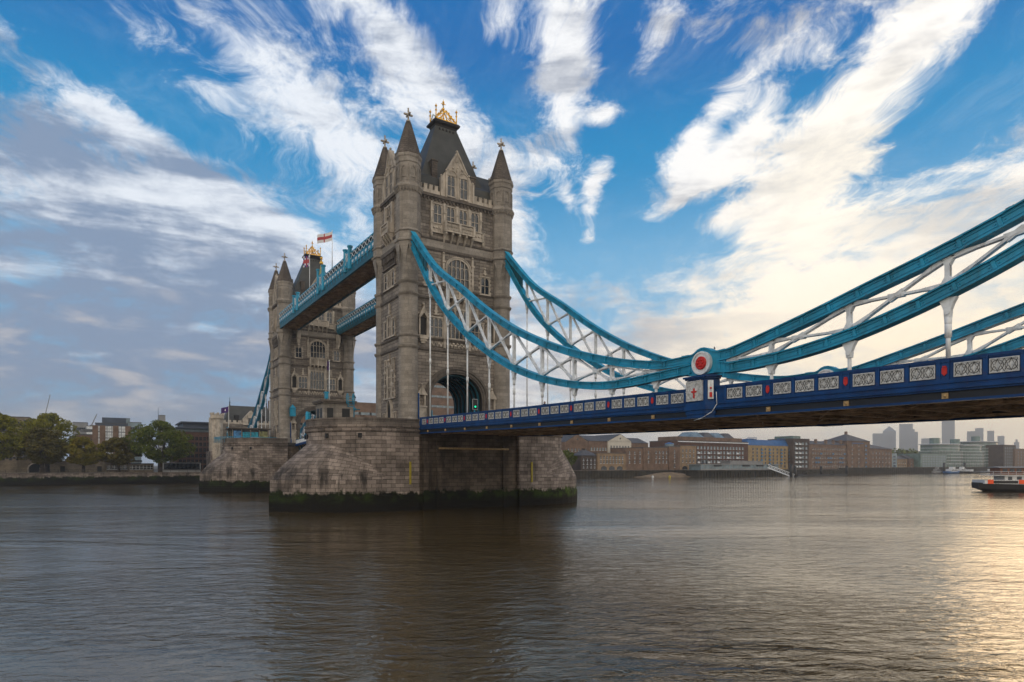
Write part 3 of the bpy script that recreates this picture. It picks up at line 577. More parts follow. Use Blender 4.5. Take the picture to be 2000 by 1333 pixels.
# ================================================================== PIERS
def pier():
    P = thing('bridge_pier', 'large rounded granite pier with dark algae carrying the nearer tower', 'pier', (0,0,0), group='granite piers standing in the river')
    n = 20; R = 10.65; C = 13.6; TIP = 30.2
    def semi(s, r=R, c=C, z=0.0): return [(r*math.cos(math.pi*i/n), s*(c+r*math.sin(math.pi*i/n)), z) for i in range(n+1)]
    RHO = ((TIP-C)**2+R*R)/(2*R); PH = math.acos((RHO-R)/RHO)
    def ogive(s, z, k=1.0, e=0.0):
        pts = []
        for i in range(n+1):
            f = 2*i/n if i <= n/2 else 2*(n-i)/n; ph = PH*f; x = (R-RHO)+(RHO+e)*math.cos(ph); y = C+(RHO+e)*math.sin(ph)
            pts.append((max(x, 0)*(1 if i <= n/2 else -1), s*y, z))
        return pts
    for s in (-1, 1):
        inner = 9.6
        b = MB()
        tail = lambda z, r=R: [(-r, s*inner, z), (r, s*inner, z)]
        b.loft([semi(s, z=-1.2)+tail(-1.2), semi(s, z=12.6)+tail(12.6)])
        b.loft([semi(s, R+.25, C, 12.6)+tail(12.6, R+.25), semi(s, R+.32, C, 12.9)+tail(12.9, R+.32)]); b.loft([semi(s, R+.12, C, 12.9)+tail(12.9, R+.12), semi(s, R+.12, C, 13.25)+tail(13.25, R+.12)]); b.loft([semi(s, R+.3, C, 13.25)+tail(13.25, R+.3), semi(s, R+.34, C, 13.5)+tail(13.5, R+.34)])
        b.build('pier_end', 'pierstone', P)
        c = MB(); tl = lambda z: [(-8, s*(C-2), z), (8, s*(C-2), z)]
        def mixr(a, b_, t): return [tuple(Vector(p).lerp(Vector(q), t)) for p, q in zip(a, b_)]
        top = semi(s, R-.3, C, 10.6); bot = ogive(s, 4.9); rings = [ogive(s, -1.2, e=.2), ogive(s, 2.5, e=.2), ogive(s, 2.5, e=.0), bot]
        for t, zz in ((.10, 5.75), (.32, 7.3), (.58, 8.8), (.82, 10.0), (1, 10.9)):
            m_ = mixr(bot, top, t); rings.append([(p[0], p[1], 4.9+(zz-4.9)*min(1, .25+.9*math.sin(math.pi*i/n)**.8)) for i, p in enumerate(m_)])
        for k in range(len(rings)-1):
            L_ = 0.0
            for i in range(n):
                d_ = (Vector(rings[0][i+1])-Vector(rings[0][i])).length; zA, zB = (rings[k][i][2], rings[k+1][i][2]) if k < 4 else (4.9+(k-3)*1.6, 4.9+(k-2)*1.6)
                c.face([rings[k][i], rings[k][i+1], rings[k+1][i+1], rings[k+1][i]], [(L_,zA),(L_+d_,zA),(L_+d_,zB),(L_,zB)]); L_ += d_
        c.build('cutwater', 'pierstone', P)
        w = MB(); ou = [(R, s*inner, 0)]+semi(s, R+.06, C)+[(-R, s*inner, 0)]; inn = [(R-.7, s*inner, 0)]+semi(s, R-.7, C)+[(-R+.7, s*inner, 0)]
        for i in range(len(ou)-1):
            for z0, z1, e in ((13.5, 14.35, 0), (14.35, 14.62, .12)):
                def sc2(p, q, e): 
                    dv = (Vector(p)-Vector(q)).normalized()*e; return Vector(p)+dv
                A, B, Cc, D_ = sc2(ou[i], inn[i], e), sc2(ou[i+1], inn[i+1], e), sc2(inn[i+1], ou[i+1], e), sc2(inn[i], ou[i], e)
                w.hexa([(A.x,A.y,z0),(B.x,B.y,z0),(Cc.x,Cc.y,z0),(D_.x,D_.y,z0),(A.x,A.y,z1),(B.x,B.y,z1),(Cc.x,Cc.y,z1),(D_.x,D_.y,z1)])
        w.build('pier_parapet', 'piertop', P)
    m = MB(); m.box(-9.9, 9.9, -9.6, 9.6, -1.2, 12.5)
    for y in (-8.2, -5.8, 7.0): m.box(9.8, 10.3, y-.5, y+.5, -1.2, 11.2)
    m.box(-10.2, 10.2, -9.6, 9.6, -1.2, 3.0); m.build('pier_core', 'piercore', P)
    m = MB(); m.box(-10.3, 10.3, -13.5, 13.5, 12.65, 13.45)
    for s in (-1, 1): m.loft([semi(s, 10.2, C-.1, 12.7), semi(s, 10.2, C-.1, 13.43)])
    m.build('pier_deck', 'asphalt', P)
    m = MB(); m.tube((10.4,-6,10.0), (10.4,7.5,10.0), .16); m.build('tan_tube', 'boss', P)  # thin tan tube along the face of the core
    for ang in (222, 252, 268, 300, 330): 
        m = MB(); a = math.radians(ang); x, y = R*math.cos(a), -C+R*math.sin(a); m.box(x-.25, x+.25, y-.25, y+.25, 11.5, 12.2); m.build('drain_hole', 'black', P)
    return P
P1 = pier()
P2 = copy_tree(P1, 'farther granite pier with glass kiosk on top, under the far tower', loc=(LX, 0, 0))
# ================================================================== SUSPENSION CHAINS
def curve(pts, x):
    for i in range(len(pts)-1):
        if pts[i][0] <= x <= pts[i+1][0]:
            p0 = pts[max(i-1,0)]; p1, p2 = pts[i], pts[i+1]; p3 = pts[min(i+2,len(pts)-1)]
            t = (x-p1[0])/(p2[0]-p1[0]); m1 = (p2[1]-p0[1])/(p2[0]-p0[0]); m2 = (p3[1]-p1[1])/(p3[0]-p1[0]); h_ = p2[0]-p1[0]
            return (2*t**3-3*t*t+1)*p1[1]+(t**3-2*t*t+t)*h_*m1+(-2*t**3+3*t*t)*p2[1]+(t**3-t*t)*h_*m2
    return pts[-1][1] if x > pts[-1][0] else pts[0][1]
UPP = [(4.5,48.3),(6.2,46.75),(15.5,38.3),(23.8,33.05),(31,28.4),(37.35,24.85),(42.9,22.35),(47.9,20.45),(52.3,19.05),(56.3,17.98),(59.9,17.2),(63.1,16.72),(66.0,16.72)]
LOW = [(4.5,46.4),(5.8,44.75),(15.5,33.2),(23.8,26.55),(31,22.2),(37.35,19.15),(42.9,17.2),(47.9,15.95),(52.3,15.2),(56.3,14.85),(59.9,14.85),(63.1,15.0),(66.3,15.15)]
UPP2 = [(69.3,16.65),(70.5,16.75),(73.7,17.45),(77.9,18.45),(81.5,19.4),(84.6,20.2),(87.4,21.0),(89.8,21.8),(94,23.4),(99,25.6)]
LOW2 = [(69.3,14.95),(70.5,14.75),(73.7,14.85),(76.3,15.05),(79.4,15.5),(81.5,15.95),(84.6,16.8),(87.4,17.75),(89.8,18.7),(94,20.6),(99,23.4)]
XK = [68+6.03*k for k in range(-9, 5)]
def chord(mb, pts, x0, x1, side, n, dep=.78, w=.58):
    xs = [x0+(x1-x0)*i/n for i in range(n+1)]
    if side > 0: prof = [(0,0,w/2+.12,.09),(.09,0,w/2-.04,.15),(.24,0,w/2,.03),(.27,0,w/2-.06,dep-.55),(dep-.28,0,w/2,.04),(dep-.24,0,w/2-.04,.14),(dep-.10,0,w/2+.12,.10)]
    else: prof = [(-.10,0,w/2+.12,.10),(-.24,0,w/2-.04,.14),(-.28,0,w/2,.04),(-dep+.28,0,w/2-.06,dep-.56),(-dep+.28-.03,0,w/2,.03),(-dep+.24-.15,0,w/2-.04,.15),(-dep,0,w/2+.12,.09)]
    P = [Vector((x, 0, curve(pts, x))) for x in xs]
    for (off, _, hw, th) in prof:
        rings = []
        for i, p in enumerate(P):
            t = (P[min(i+1,n)]-P[max(i-1,0)]).normalized(); nn_ = Vector((-t.z, 0, t.x))
            if side > 0: a, b_ = -off, -off-th
            else: a, b_ = -off, -off-th
            a_, b__ = (max(a,b_), min(a,b_))
            rings.append([tuple(p+nn_*a_+Vector((0,-hw,0))), tuple(p+nn_*a_+Vector((0,hw,0))), tuple(p+nn_*b__+Vector((0,hw,0))), tuple(p+nn_*b__+Vector((0,-hw,0)))])
        mb.loft(rings)
    x = x0+1.4
    while x < x1-1.2:
        z = curve(pts, x); t = Vector((1,0,curve(pts,x+.2)-curve(pts,x-.2))); t.z /= .4; t.normalize(); nn_ = Vector((-t.z,0,t.x)); c_ = Vector((x,0,z)) - nn_*(dep*.5 if side > 0 else -dep*.5)
        mb.beam(c_-t*.10, c_+t*.10, w+.06, dep*.62, up=nn_); mb.beam(c_+nn_*dep*.40-t*.3, c_+nn_*dep*.40+t*.3, w+.29, .10, up=nn_)
        for e in (-1, 1):
            for k in (-1, 0, 1): q = c_+t*(.26*e)+nn_*(k*.17); mb.beam(q-Vector((0,w/2+.01,0)), q+Vector((0,w/2+.01,0)), .07, .07)
        x += 2.01
def cu(x): return curve(UPP, x)-.78*1.08 if x < 67 else curve(UPP2, x)-.85
def cl(x): return curve(LOW, x)+.78*1.08 if x < 67 else curve(LOW2, x)+.85
def chain():
    C = thing('suspension_chain', 'x', 'chain', (0,-9.15,0), group='trussed suspension chains of the bridge')
    a = MB(); chord(a, UPP, 5.6, 66.2, 1, 60); a.build('upper_chord', 'teal', C)
    a = MB(); chord(a, LOW, 5.2, 66.4, -1, 60); a.build('lower_chord', 'teal', C)
    a = MB(); chord(a, UPP2, 69.2, 98, 1, 30, dep=.84); a.build('upper_chord', 'teal', C)
    a = MB(); chord(a, LOW2, 69.2, 98, -1, 30, dep=.84); a.build('lower_chord', 'teal', C)
    # solid node where the chains meet
    out = []
    for x in [65.4+i*.35 for i in range(14)]:
        t = (x-67.67)/1.55; z = curve(UPP, min(x,66)) if x < 66.2 else (curve(UPP2, max(69.3,x)) if x > 69.1 else 16.68); z = max(z, 15.85+math.sqrt(max(0,1.28**2-(x-67.67)**2)) if abs(x-67.67) < 1.28 else 0); out.append((x, z))
    bot = []
    for x in [65.4+i*.35 for i in range(14)]:
        z = curve(LOW, min(x,66.3)) if x < 66.3 else (curve(LOW2, max(69.3,x)) if x > 69.3 else 14.95); bot.append((x, z-.02))
    a = MB(); fn = lambda p, q, c_: Vector((p, c_, q)); a.ext(out+list(reversed(bot)), fn, -.26, .26)
    pts = out; 
    for i in range(len(pts)-1): a.beam((pts[i][0],0,pts[i][1]), (pts[i+1][0],0,pts[i+1][1]), .8, .1)
    for i in range(len(bot)-1): a.beam((bot[i][0],0,bot[i][1]), (bot[i+1][0],0,bot[i+1][1]), .8, .1)
    for xx in (66.2, 69.4): a.box(xx-.05, xx+.05, -.32, .32, 15.1, 16.6)
    a.build('node_plate', 'teal', C)
    for s in (-1, 1):
        d_ = MB(); K = 32
        d_.loft([[(67.67+.98*math.cos(2*math.pi*i/K), s*c_, 15.84+.98*math.sin(2*math.pi*i/K)) for i in range(K)] for c_ in (.26, .52)], smooth=False)
        d_.loft([[(67.67+r_*math.cos(2*math.pi*i/K), s*c_, 15.84+r_*math.sin(2*math.pi*i/K)) for i in range(K)] for r_, c_ in ((.98,.52),(.98,.60),(.84,.60),(.84,.52))], cap0=False, cap1=False)
        dd_ = d_.build('roundel', 'white', C)
        e = MB(); e.loft([[(67.67+r_*math.cos(2*math.pi*i/K), s*c_, 15.84+r_*math.sin(2*math.pi*i/K)) for i in range(K)] for r_, c_ in ((.56,.52),(.56,.60),(.50,.66))])
        for k in range(6): e.ball((67.67+.27*math.cos(k*1.05), s*.66, 15.84+.27*math.sin(k*1.05)), .1, 6)
        e.build('roundel_centre', 'red', dd_)
    # root plate near the tower
    a = MB()
    rp = [(5.6, cu(5.6)+.3), (9, cu(9)+.2), (12.3, cu(12.3)+.15), (12.3, cl(12.3)-.1), (9, cl(9)-.1), (5.4, cl(5.4)-.2)]
    a.ext(rp, fn, -.10, .10)
    for k in range(5): x = 6.3+k*1.3; a.box(x-.04, x+.04, -.2, .2, cl(x)-.1, cu(x)+.1)
    a.build('root_plate', 'tealdark', C)
    # web members
    xs = [13.73]+XK[1:9]+[66.0]
    def X(x0, x1, first=False, last=False):
        m_ = MB(); A, B = Vector((x0+.25,0,cu(x0+.25)-.05)), Vector((x1-.25,0,cl(x1-.25)+.05)); Cc, D_ = Vector((x0+.25,0,cl(x0+.25)+.05)), Vector((x1-.25,0,cu(x1-.25)-.05))
        # crossing
        dA, dC = B-A, D_-Cc; den = dA.x*dC.z-dA.z*dC.x; t = ((Cc.x-A.x)*dC.z-(Cc.z-A.z)*dC.x)/den; I = A+dA*t
        for P_, Q_ in ((A,B),(Cc,D_)):
            for y in (-.15, .15): m_.beam(P_+Vector((0,y,0)), Q_+Vector((0,y,0)), .07, .20, up=(0,1,0)) if False else m_.beam(P_+Vector((0,y,0)), Q_+Vector((0,y,0)), .08, .15)
            m_.beam(P_, Q_, .22, .045)
            u_ = (Q_-P_).normalized(); L_ = (Q_-P_).length
            pl = min(1.3, L_*.2); m_.beam(P_-u_*.15, P_+u_*pl,   .36, .36, h2=.18); m_.beam(Q_+u_*.15, Q_-u_*pl,   .36, .36, h2=.18)
            m_.beam(I-u_*.5, I+u_*.5, .34 if P_ is A else .30, .30)
        # gusset at the crossing
        ua, uc = dA.normalized(), dC.normalized(); q = .36
        hx = [I-ua*q, I-uc*q*1.0, I+ua*q, I+uc*q]; m_.ext([(p.x,p.z) for p in hx], fn, -.21, .21)
        m_.build('cross_brace', 'white', C)
    for i in range(len(xs)-1):
        if i == 0: X(9.2+4.9, xs[1]); continue
        X(xs[i], xs[i+1])
    xs2 = [69.9]+XK[10:]
    for i in range(len(xs2)-1): X(xs2[i], xs2[i+1])
    for x in [13.73]+XK[1:9]+XK[10:]:
        a = MB(); zt_, zb_ = cu(x)+.05, cl(x)-.05
        for y in (-.15, .15): a.box(x-.125, x+.125, y-.05, y+.05, zb_, zt_)
        a.box(x-.05, x+.05, -.15, .15, zb_, zt_)
        if zt_-zb_ > .9:
            for z0_, s_ in ((zb_, 1), (zt_, -1)):
                hh = min(.7, (zt_-zb_)*.3); a.ext([(x-.42,z0_), (x+.42,z0_), (x+.13,z0_+s_*hh), (x-.13,z0_+s_*hh)], fn, -.19, .19)
        a.build('web_post', 'white', C)
    # hangers
    for x in [13.73]+XK[1:]:
        if abs(x-68) < 1: continue
        a = MB(); zc = (curve(LOW, x) if x < 67 else curve(LOW2, x)); zd = deckT(x)-.4; g_ = min(1.15, (zc-zd)*.45)
        a.ext([(x-.52,zc+.03), (x+.52,zc+.03), (x+.34,zc-g_*.25), (x+.19,zc-g_*.6), (x+.17,zc-g_), (x-.17,zc-g_), (x-.19,zc-g_*.6), (x-.34,zc-g_*.25)], fn, -.17, .17); 
        a.loft([[(x+.17*math.cos(2*math.pi*i/10), c_, zc-g_*.72+.17*math.sin(2*math.pi*i/10)) for i in range(10)] for c_ in (-.24,.24)])
        rr = .11 if x < 60 else .13
        a.tube((x,0,zc-g_+.1), (x,0,zd), rr, rr, 10)
        zm = zd+(zc-zd)*.42
        if zc-zd > 3: a.tube((x,0,zm), (x,0,zm+.8), rr+.06, rr+.06, 10); a.tube((x,0,zc-g_-.6), (x,0,zc-g_), rr+.05, rr+.08, 10)
        a.build('hanger_rod', 'white', C)
    return C
DT = [(10.4,14.87),(38,14.30),(57,14.0),(66,13.82),(78,13.68),(90,13.60),(100,13.56)]
def deckT(x): return curve(DT, x)
# ================================================================== SIDE-SPAN DECK
def parapet_panel_mesh():
    s = MB(); w, hh = 1.42, .84
    s.box(-w/2, w/2, 0, .03, -hh/2, hh/2, 0)
    for z in (-hh/2, hh/2-.06): s.box(-w/2, w/2, -.045, 0, z, z+.06, 0)
    for x in (-w/2, w/2-.06): s.box(x, x+.06, -.045, 0, -hh/2, hh/2, 0)
    K = 16
    for cx in (-.33, .33):
        for i in range(K):
            a0, a1 = 2*math.pi*i/K, 2*math.pi*(i+1)/K; s.beam((cx+.30*math.cos(a0),-.016,.30*math.sin(a0)), (cx+.30*math.cos(a1),-.016,.30*math.sin(a1)), .022, .026, mi=1, up=(0,1,0))
        for e in (-1, 1):
            for f_ in (-1, 1): s.beam((cx-.33*f_,-.014,-.36*e), (cx+.02*f_,-.014,.36*e), .018, .022, mi=1, up=(0,1,0)) if f_ > 0 else s.beam((cx+.33,-.014,-.36*e), (cx-.02,-.014,.36*e), .018, .022, mi=1, up=(0,1,0))
        s.ngon(cx, 0, [(.001,-.0),(.001,.0)], 6) if False else None
        for q in (-.12, .12): s.box(cx+q-.035, cx+q+.035, -.03, 0, -.05, .05, 0)
    return s
def deck():
    D = thing('bridge_deck', 'long navy blue side span deck with white panelled parapet, running right from the nearer tower', 'bridge deck', (0,0,0), group='side span decks of the bridge')
    N = 44; X0, X1 = 10.75, 97.0; xs = [X0+(X1-X0)*i/N for i in range(N+1)]
    def strip(mb, y0, y1, d0, d1, mi=0, xa=None, xb=None):
        xx = [x for x in xs if (xa is None or x > xa) and (xb is None or x < xb)]
        if xa is not None: xx = [xa]+xx
        if xb is not None: xx = xx+[xb]
        mb.loft([[(x,y0,deckT(x)-d0),(x,y1,deckT(x)-d0),(x,y1,deckT(x)-d1),(x,y0,deckT(x)-d1)] for x in xx], mi=mi)
    m = MB(); strip(m, -9.0, 9.0, 1.25, 1.55); m.build('roadway', 'asphalt', D)
    for s in (-1, 1):
        y = s*9.45
        m = MB(); strip(m, y-.16*1, y+.16, 0, .16); strip(m, y-.10, y+.10, .16, 1.28); strip(m, y-.2*1, y+.2, 1.25, 1.42); strip(m, y-.10-.12, y+.22, 1.42, 1.50); strip(m, y-.14, y+.14, .16, .22)
        po = m.build('parapet', 'navy', D)
        g_ = MB(); strip(g_, y-.14, y+.14, 1.50, 1.74, 0); strip(g_, y-.24, y+.24, 1.66, 1.74, 0); strip(g_, y-.34, y+.34, 1.74, 1.86, 0); strip(g_, y-.22, y+.22, 1.86, 1.98, 0); strip(g_, y-.05, y+.05, 1.98, 2.52, 1); strip(g_, y-.24, y+.24, 2.52, 2.60, 0); strip(g_, y-.13, y+.13, 2.44, 2.53, 0)
        go = g_.build('edge_girder', ['navy','navydark'], D)
        pmesh = None; k = 0; bm_ = None; sm_ = None
        for x0 in [68+6.03*k_ for k_ in range(-10, 5)]:
            for dx in (1.2, 3.0, 4.8):
                x = x0+dx
                if x < 11.6 or abs(x-67.6) < 1.75 or x > 96: continue
                # posts between panels
                if pmesh is None:
                    pmesh = parapet_panel_mesh().build('parapet_panel', ['crest','black'], po); o = pmesh; o['label'] = 'white ornamental panel'
                else: o = dupmesh(pmesh, po, (0,0,0))
                o.location = (x, y+s*.14, deckT(x)-.74); o.rotation_euler = (0, math.atan((deckT(x+.5)-deckT(x-.5))*-1), 0 if s < 0 else math.pi)
                if s > 0: o.rotation_euler = (0, math.atan(deckT(x+.5)-deckT(x-.5)), math.pi)
            if 12 < x0 < 96 and abs(x0-68) > 1:
                if bm_ is None:
                    q = MB(); q.box(-.17,.17,-.10,.0,-.17,.17); q.ball((0,-.1,0), .1, 6); bm_ = q.build('girder_boss', 'boss', go); b_ = bm_
                    q = MB(); q.ext([(-.14,.22),(.14,.22),(.14,-.12),(0,-.27),(-.14,-.12)], lambda a, b__, c_: Vector((a, c_, b__)), -.05, 0); q.box(-.10,.10,-.05,0,.24,.33); sm_ = q.build('shield', 'red', po); s_ = sm_
                else: b_ = dupmesh(bm_, go, (0,0,0)); s_ = dupmesh(sm_, po, (0,0,0))
                b_.location = (x0, y+s*.05, deckT(x0)-2.24); b_.rotation_euler = (0,0,0 if s < 0 else math.pi)
                s_.location = (x0, y+s*.17, deckT(x0)-.78); s_.rotation_euler = (0,0,0 if s < 0 else math.pi)
        p1 = MB(); p1.box(-.12,.12,-.05,.19,-1.3,-.05); p1.box(-.15,.15,-.05,.215,-.22,-.08); p2 = MB(); p2.box(-.24,.24,-.05,.155,-1.3,-.10); p2.box(-.27,.27,-.05,.20,-.24,-.10); sr = [None, None]
        for x0 in [68+6.03*k_ for k_ in range(-10, 5)]:
            for dx in (0, 2.1, 3.9, 5.7):
                x = x0+dx
                if not 11 < x < 96 or abs(x-67.6) < 1.3: continue
                i_ = 0 if dx else 1
                if sr[i_] is None: o = sr[i_] = (p1, p2)[i_].build('parapet_post', 'navy', po)
                else: o = dupmesh(sr[i_], po, (0,0,0))
                o.location = (x, y, deckT(x)); o.rotation_euler = (0,0,math.pi if s > 0 else 0); o.scale = (1,1,1)
                if s < 0: o.rotation_euler = (0,0,math.pi)
                else: o.rotation_euler = (0,0,0)
        # pedestal under the roundel
        q = MB(); x = 67.6; T_ = deckT(x); yo = y+s*.85; yi = y-s*.5
        def chf(z0, z1, e): 
            P = [(x-1.15-e, yi), (x+1.55+e, yi), (x+1.55+e, y+s*.2), (x+1.05+e, yo+s*e), (x-1.15-e, yo+s*e)]
            return [(a, b_, z0) for a, b_ in P], [(a, b_, z1) for a, b_ in P]
        for z0, z1, e in ((T_-2.62,T_-2.3,-.12),(T_-2.3,T_-1.95,-.05),(T_-1.95,T_-1.6,.06),(T_-1.6,T_-1.35,-.02),(T_-1.35,T_+.62,-.12),(T_+.62,T_+.75,0),(T_+.75,T_+.9,.12)): q.loft(list(chf(z0, z1, e)))
        pd = q.build('node_pedestal', 'navy', D)
        q = MB(); yy = yo-s*.12; q.box(x-1.0, x+.72, yy, yy+s*.10, T_-1.18, T_+.5); 
        rnd = random.Random(5)
        for k in range(46): a, b_ = rnd.uniform(-.9,.6), rnd.uniform(-1.08,.4); an = rnd.uniform(0,3.1); q.beam((x+a,yy+s*.11,T_+b_), (x+a+.22*math.cos(an),yy+s*.11,T_+b_+.22*math.sin(an)), .07, .06)
        for (a0,a1,b0,b1) in ((-1.0,.72,.44,.5),(-1.0,.72,-1.18,-1.12),(-1.0,-.94,-1.18,.5),(.66,.72,-1.18,.5)): q.box(x+a0, x+a1, yy+s*.08, yy+s*.15, T_+b0, T_+b1)
        cr_ = q.build('crest_panel', 'crest', pd)
        q = MB(); q.box(x-.19, x-.07, yy+s*.12, yy+s*.19, T_-.95, T_-.12); q.box(x-.38, x+.12, yy+s*.12, yy+s*.195, T_-.48, T_-.34); q.build('red_cross', 'red', cr_)
        q = MB(); A = Vector((x+1.53,y+s*.28,0)); B = Vector((x+1.08,yo-s*.14,0)); nrm = Vector((.8,s*.62,0)).normalized()
        Am, Bm = A.lerp(B,.15)+nrm*.03, A.lerp(B,.85)+nrm*.03; q.hexa([tuple(Am+Vector((0,0,T_-1.1))),tuple(Bm+Vector((0,0,T_-1.1))),tuple(Bm-nrm*.1+Vector((0,0,T_-1.1))),tuple(Am-nrm*.1+Vector((0,0,T_-1.1))),tuple(Am+Vector((0,0,T_+.45))),tuple(Bm+Vector((0,0,T_+.45))),tuple(Bm-nrm*.1+Vector((0,0,T_+.45))),tuple(Am-nrm*.1+Vector((0,0,T_+.45)))])
        sp_ = q.build('side_panel', 'white', pd)
        q = MB(); Mm = A.lerp(B,.5)+nrm*.06; tt = (B-A).normalized(); q.beam(Mm-tt*.10+Vector((0,0,T_-.75)), Mm+tt*.10+Vector((0,0,T_-.75)), .1, .4); q.ball(Mm+Vector((0,0,T_-.2)), .09, 6); q.build('shield', 'red', sp_)
    # underside: cross girders and stringers
    c = MB(); k = 0; x = 12.2
    while x < 96:
        T_ = deckT(x); c.box(x-.05, x+.05, -9.35, 9.35, T_-2.35, T_-1.56); c.box(x-.22, x+.22, -9.35, 9.35, T_-2.45, T_-2.35); x += 3.015
    c.build('cross_girder', 'soffit', D)
    c = MB()
    for y in (-8.2,-6.4,-4.6,-2.8,-.9,.9,2.8,4.6,6.4,8.2): strip(c, y-.05, y+.05, 1.56, 2.0); strip(c, y-.16, y+.16, 2.0, 2.07)
    for y in (-5.5, 5.5): strip(c, y-.25, y+.25, 2.45, 2.62)
    c.build('stringer', 'soffit', D)
    c = MB(); x = 12.2
    while x < 93:
        for s_ in (-1, 1):
            c.beam((x,s_*.3,deckT(x)-2.5), (x+6.03,s_*8.8,deckT(x+6)-2.5), .12, .08); c.beam((x,s_*8.8,deckT(x)-2.5), (x+6.03,s_*.3,deckT(x+6)-2.5), .12, .08)
        x += 6.03
    c.build('wind_brace', 'soffit', D)
    return D
D1 = deck()
D2 = copy_tree(D1, 'far side span deck between the far tower and the far bank gatehouse', loc=(LX,0,0), rz=math.pi)
C1 = chain(); C1['label'] = 'nearest trussed teal chain with red and white roundel, dipping in front of the nearer tower'
C2 = copy_tree(C1, 'second teal chain behind the nearest one, hung from the right corner of the nearer tower', loc=(0, 9.15, 0))
C3 = copy_tree(C1, 'teal chain dropping left from the far tower behind the kiosk', loc=(LX, -9.15, 0), rz=math.pi)
C4 = copy_tree(C1, 'teal chain glimpsed through the archway of the far tower', loc=(LX, 9.15, 0), rz=math.pi)
# ================================================================== BASCULE LEAVES
def bascule():
    D = thing('bascule_leaf', 'x', 'bridge leaf', group='lifting leaves of the centre span')
    xs = [10.65+i*(43.1-10.65)/12 for i in range(13)]; z = lambda x: 13.0+.9*math.sin((x-10.65)/32.5*math.pi/2)
    def strip(mb, y0, y1, d0, d1, mi=0): mb.loft([[(-x,y0,z(x)+d0),(-x,y1,z(x)+d0),(-x,y1,z(x)+(d1(x) if callable(d1) else d1)),(-x,y0,z(x)+(d1(x) if callable(d1) else d1))] for x in xs], mi=mi)
    m = MB(); strip(m, -7.4, 7.4, 0, -.3); m.build('roadway', 'asphalt', D)
    for s in (-1, 1):
        m = MB(); strip(m, s*7.4-.1, s*7.4+.1, 1.3, 1.1); strip(m, s*7.4-.15, s*7.4+.15, .1, -.5)
        po = m.build('parapet', 'navy', D)
        w = MB()
        for i in range(18): x = 11.6+i*1.78; w.box(-x-.72, -x+.72, s*7.4-.06, s*7.4+.06, z(x)+.12, z(x)+1.08)
        w.build('white_panelling', 'white', po)
        g_ = MB()
        for i in range(12):
            a, b_ = xs[i], xs[i+1]; da, db = (-3.6+2.2*i/12), (-3.6+2.2*(i+1)/12)
            g_.beam((-a,s*6.6,z(a)-.6), (-b_,s*6.6,z(b_)+db), .18, .22); g_.beam((-a,s*6.6,z(a)+da), (-b_,s*6.6,z(b_)+db), .4, .3); g_.beam((-b_,s*6.6,z(b_)-.5), (-b_,s*6.6,z(b_)+db), .22, .22)
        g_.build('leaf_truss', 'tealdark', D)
    m = MB()
    for x in xs: m.box(-x-.12, -x+.12, -6.6, 6.6, z(x)-1.3, z(x)-.3)
    m.build('cross_girder', 'soffit', D)
    return D
B1 = bascule(); B1['label'] = 'nearer lifting leaf of the centre span road, mostly hidden behind the near pier'
B2 = copy_tree(B1, 'lifting leaf with white panelled parapet meeting the far tower archway', loc=(LX,0,0), rz=math.pi)
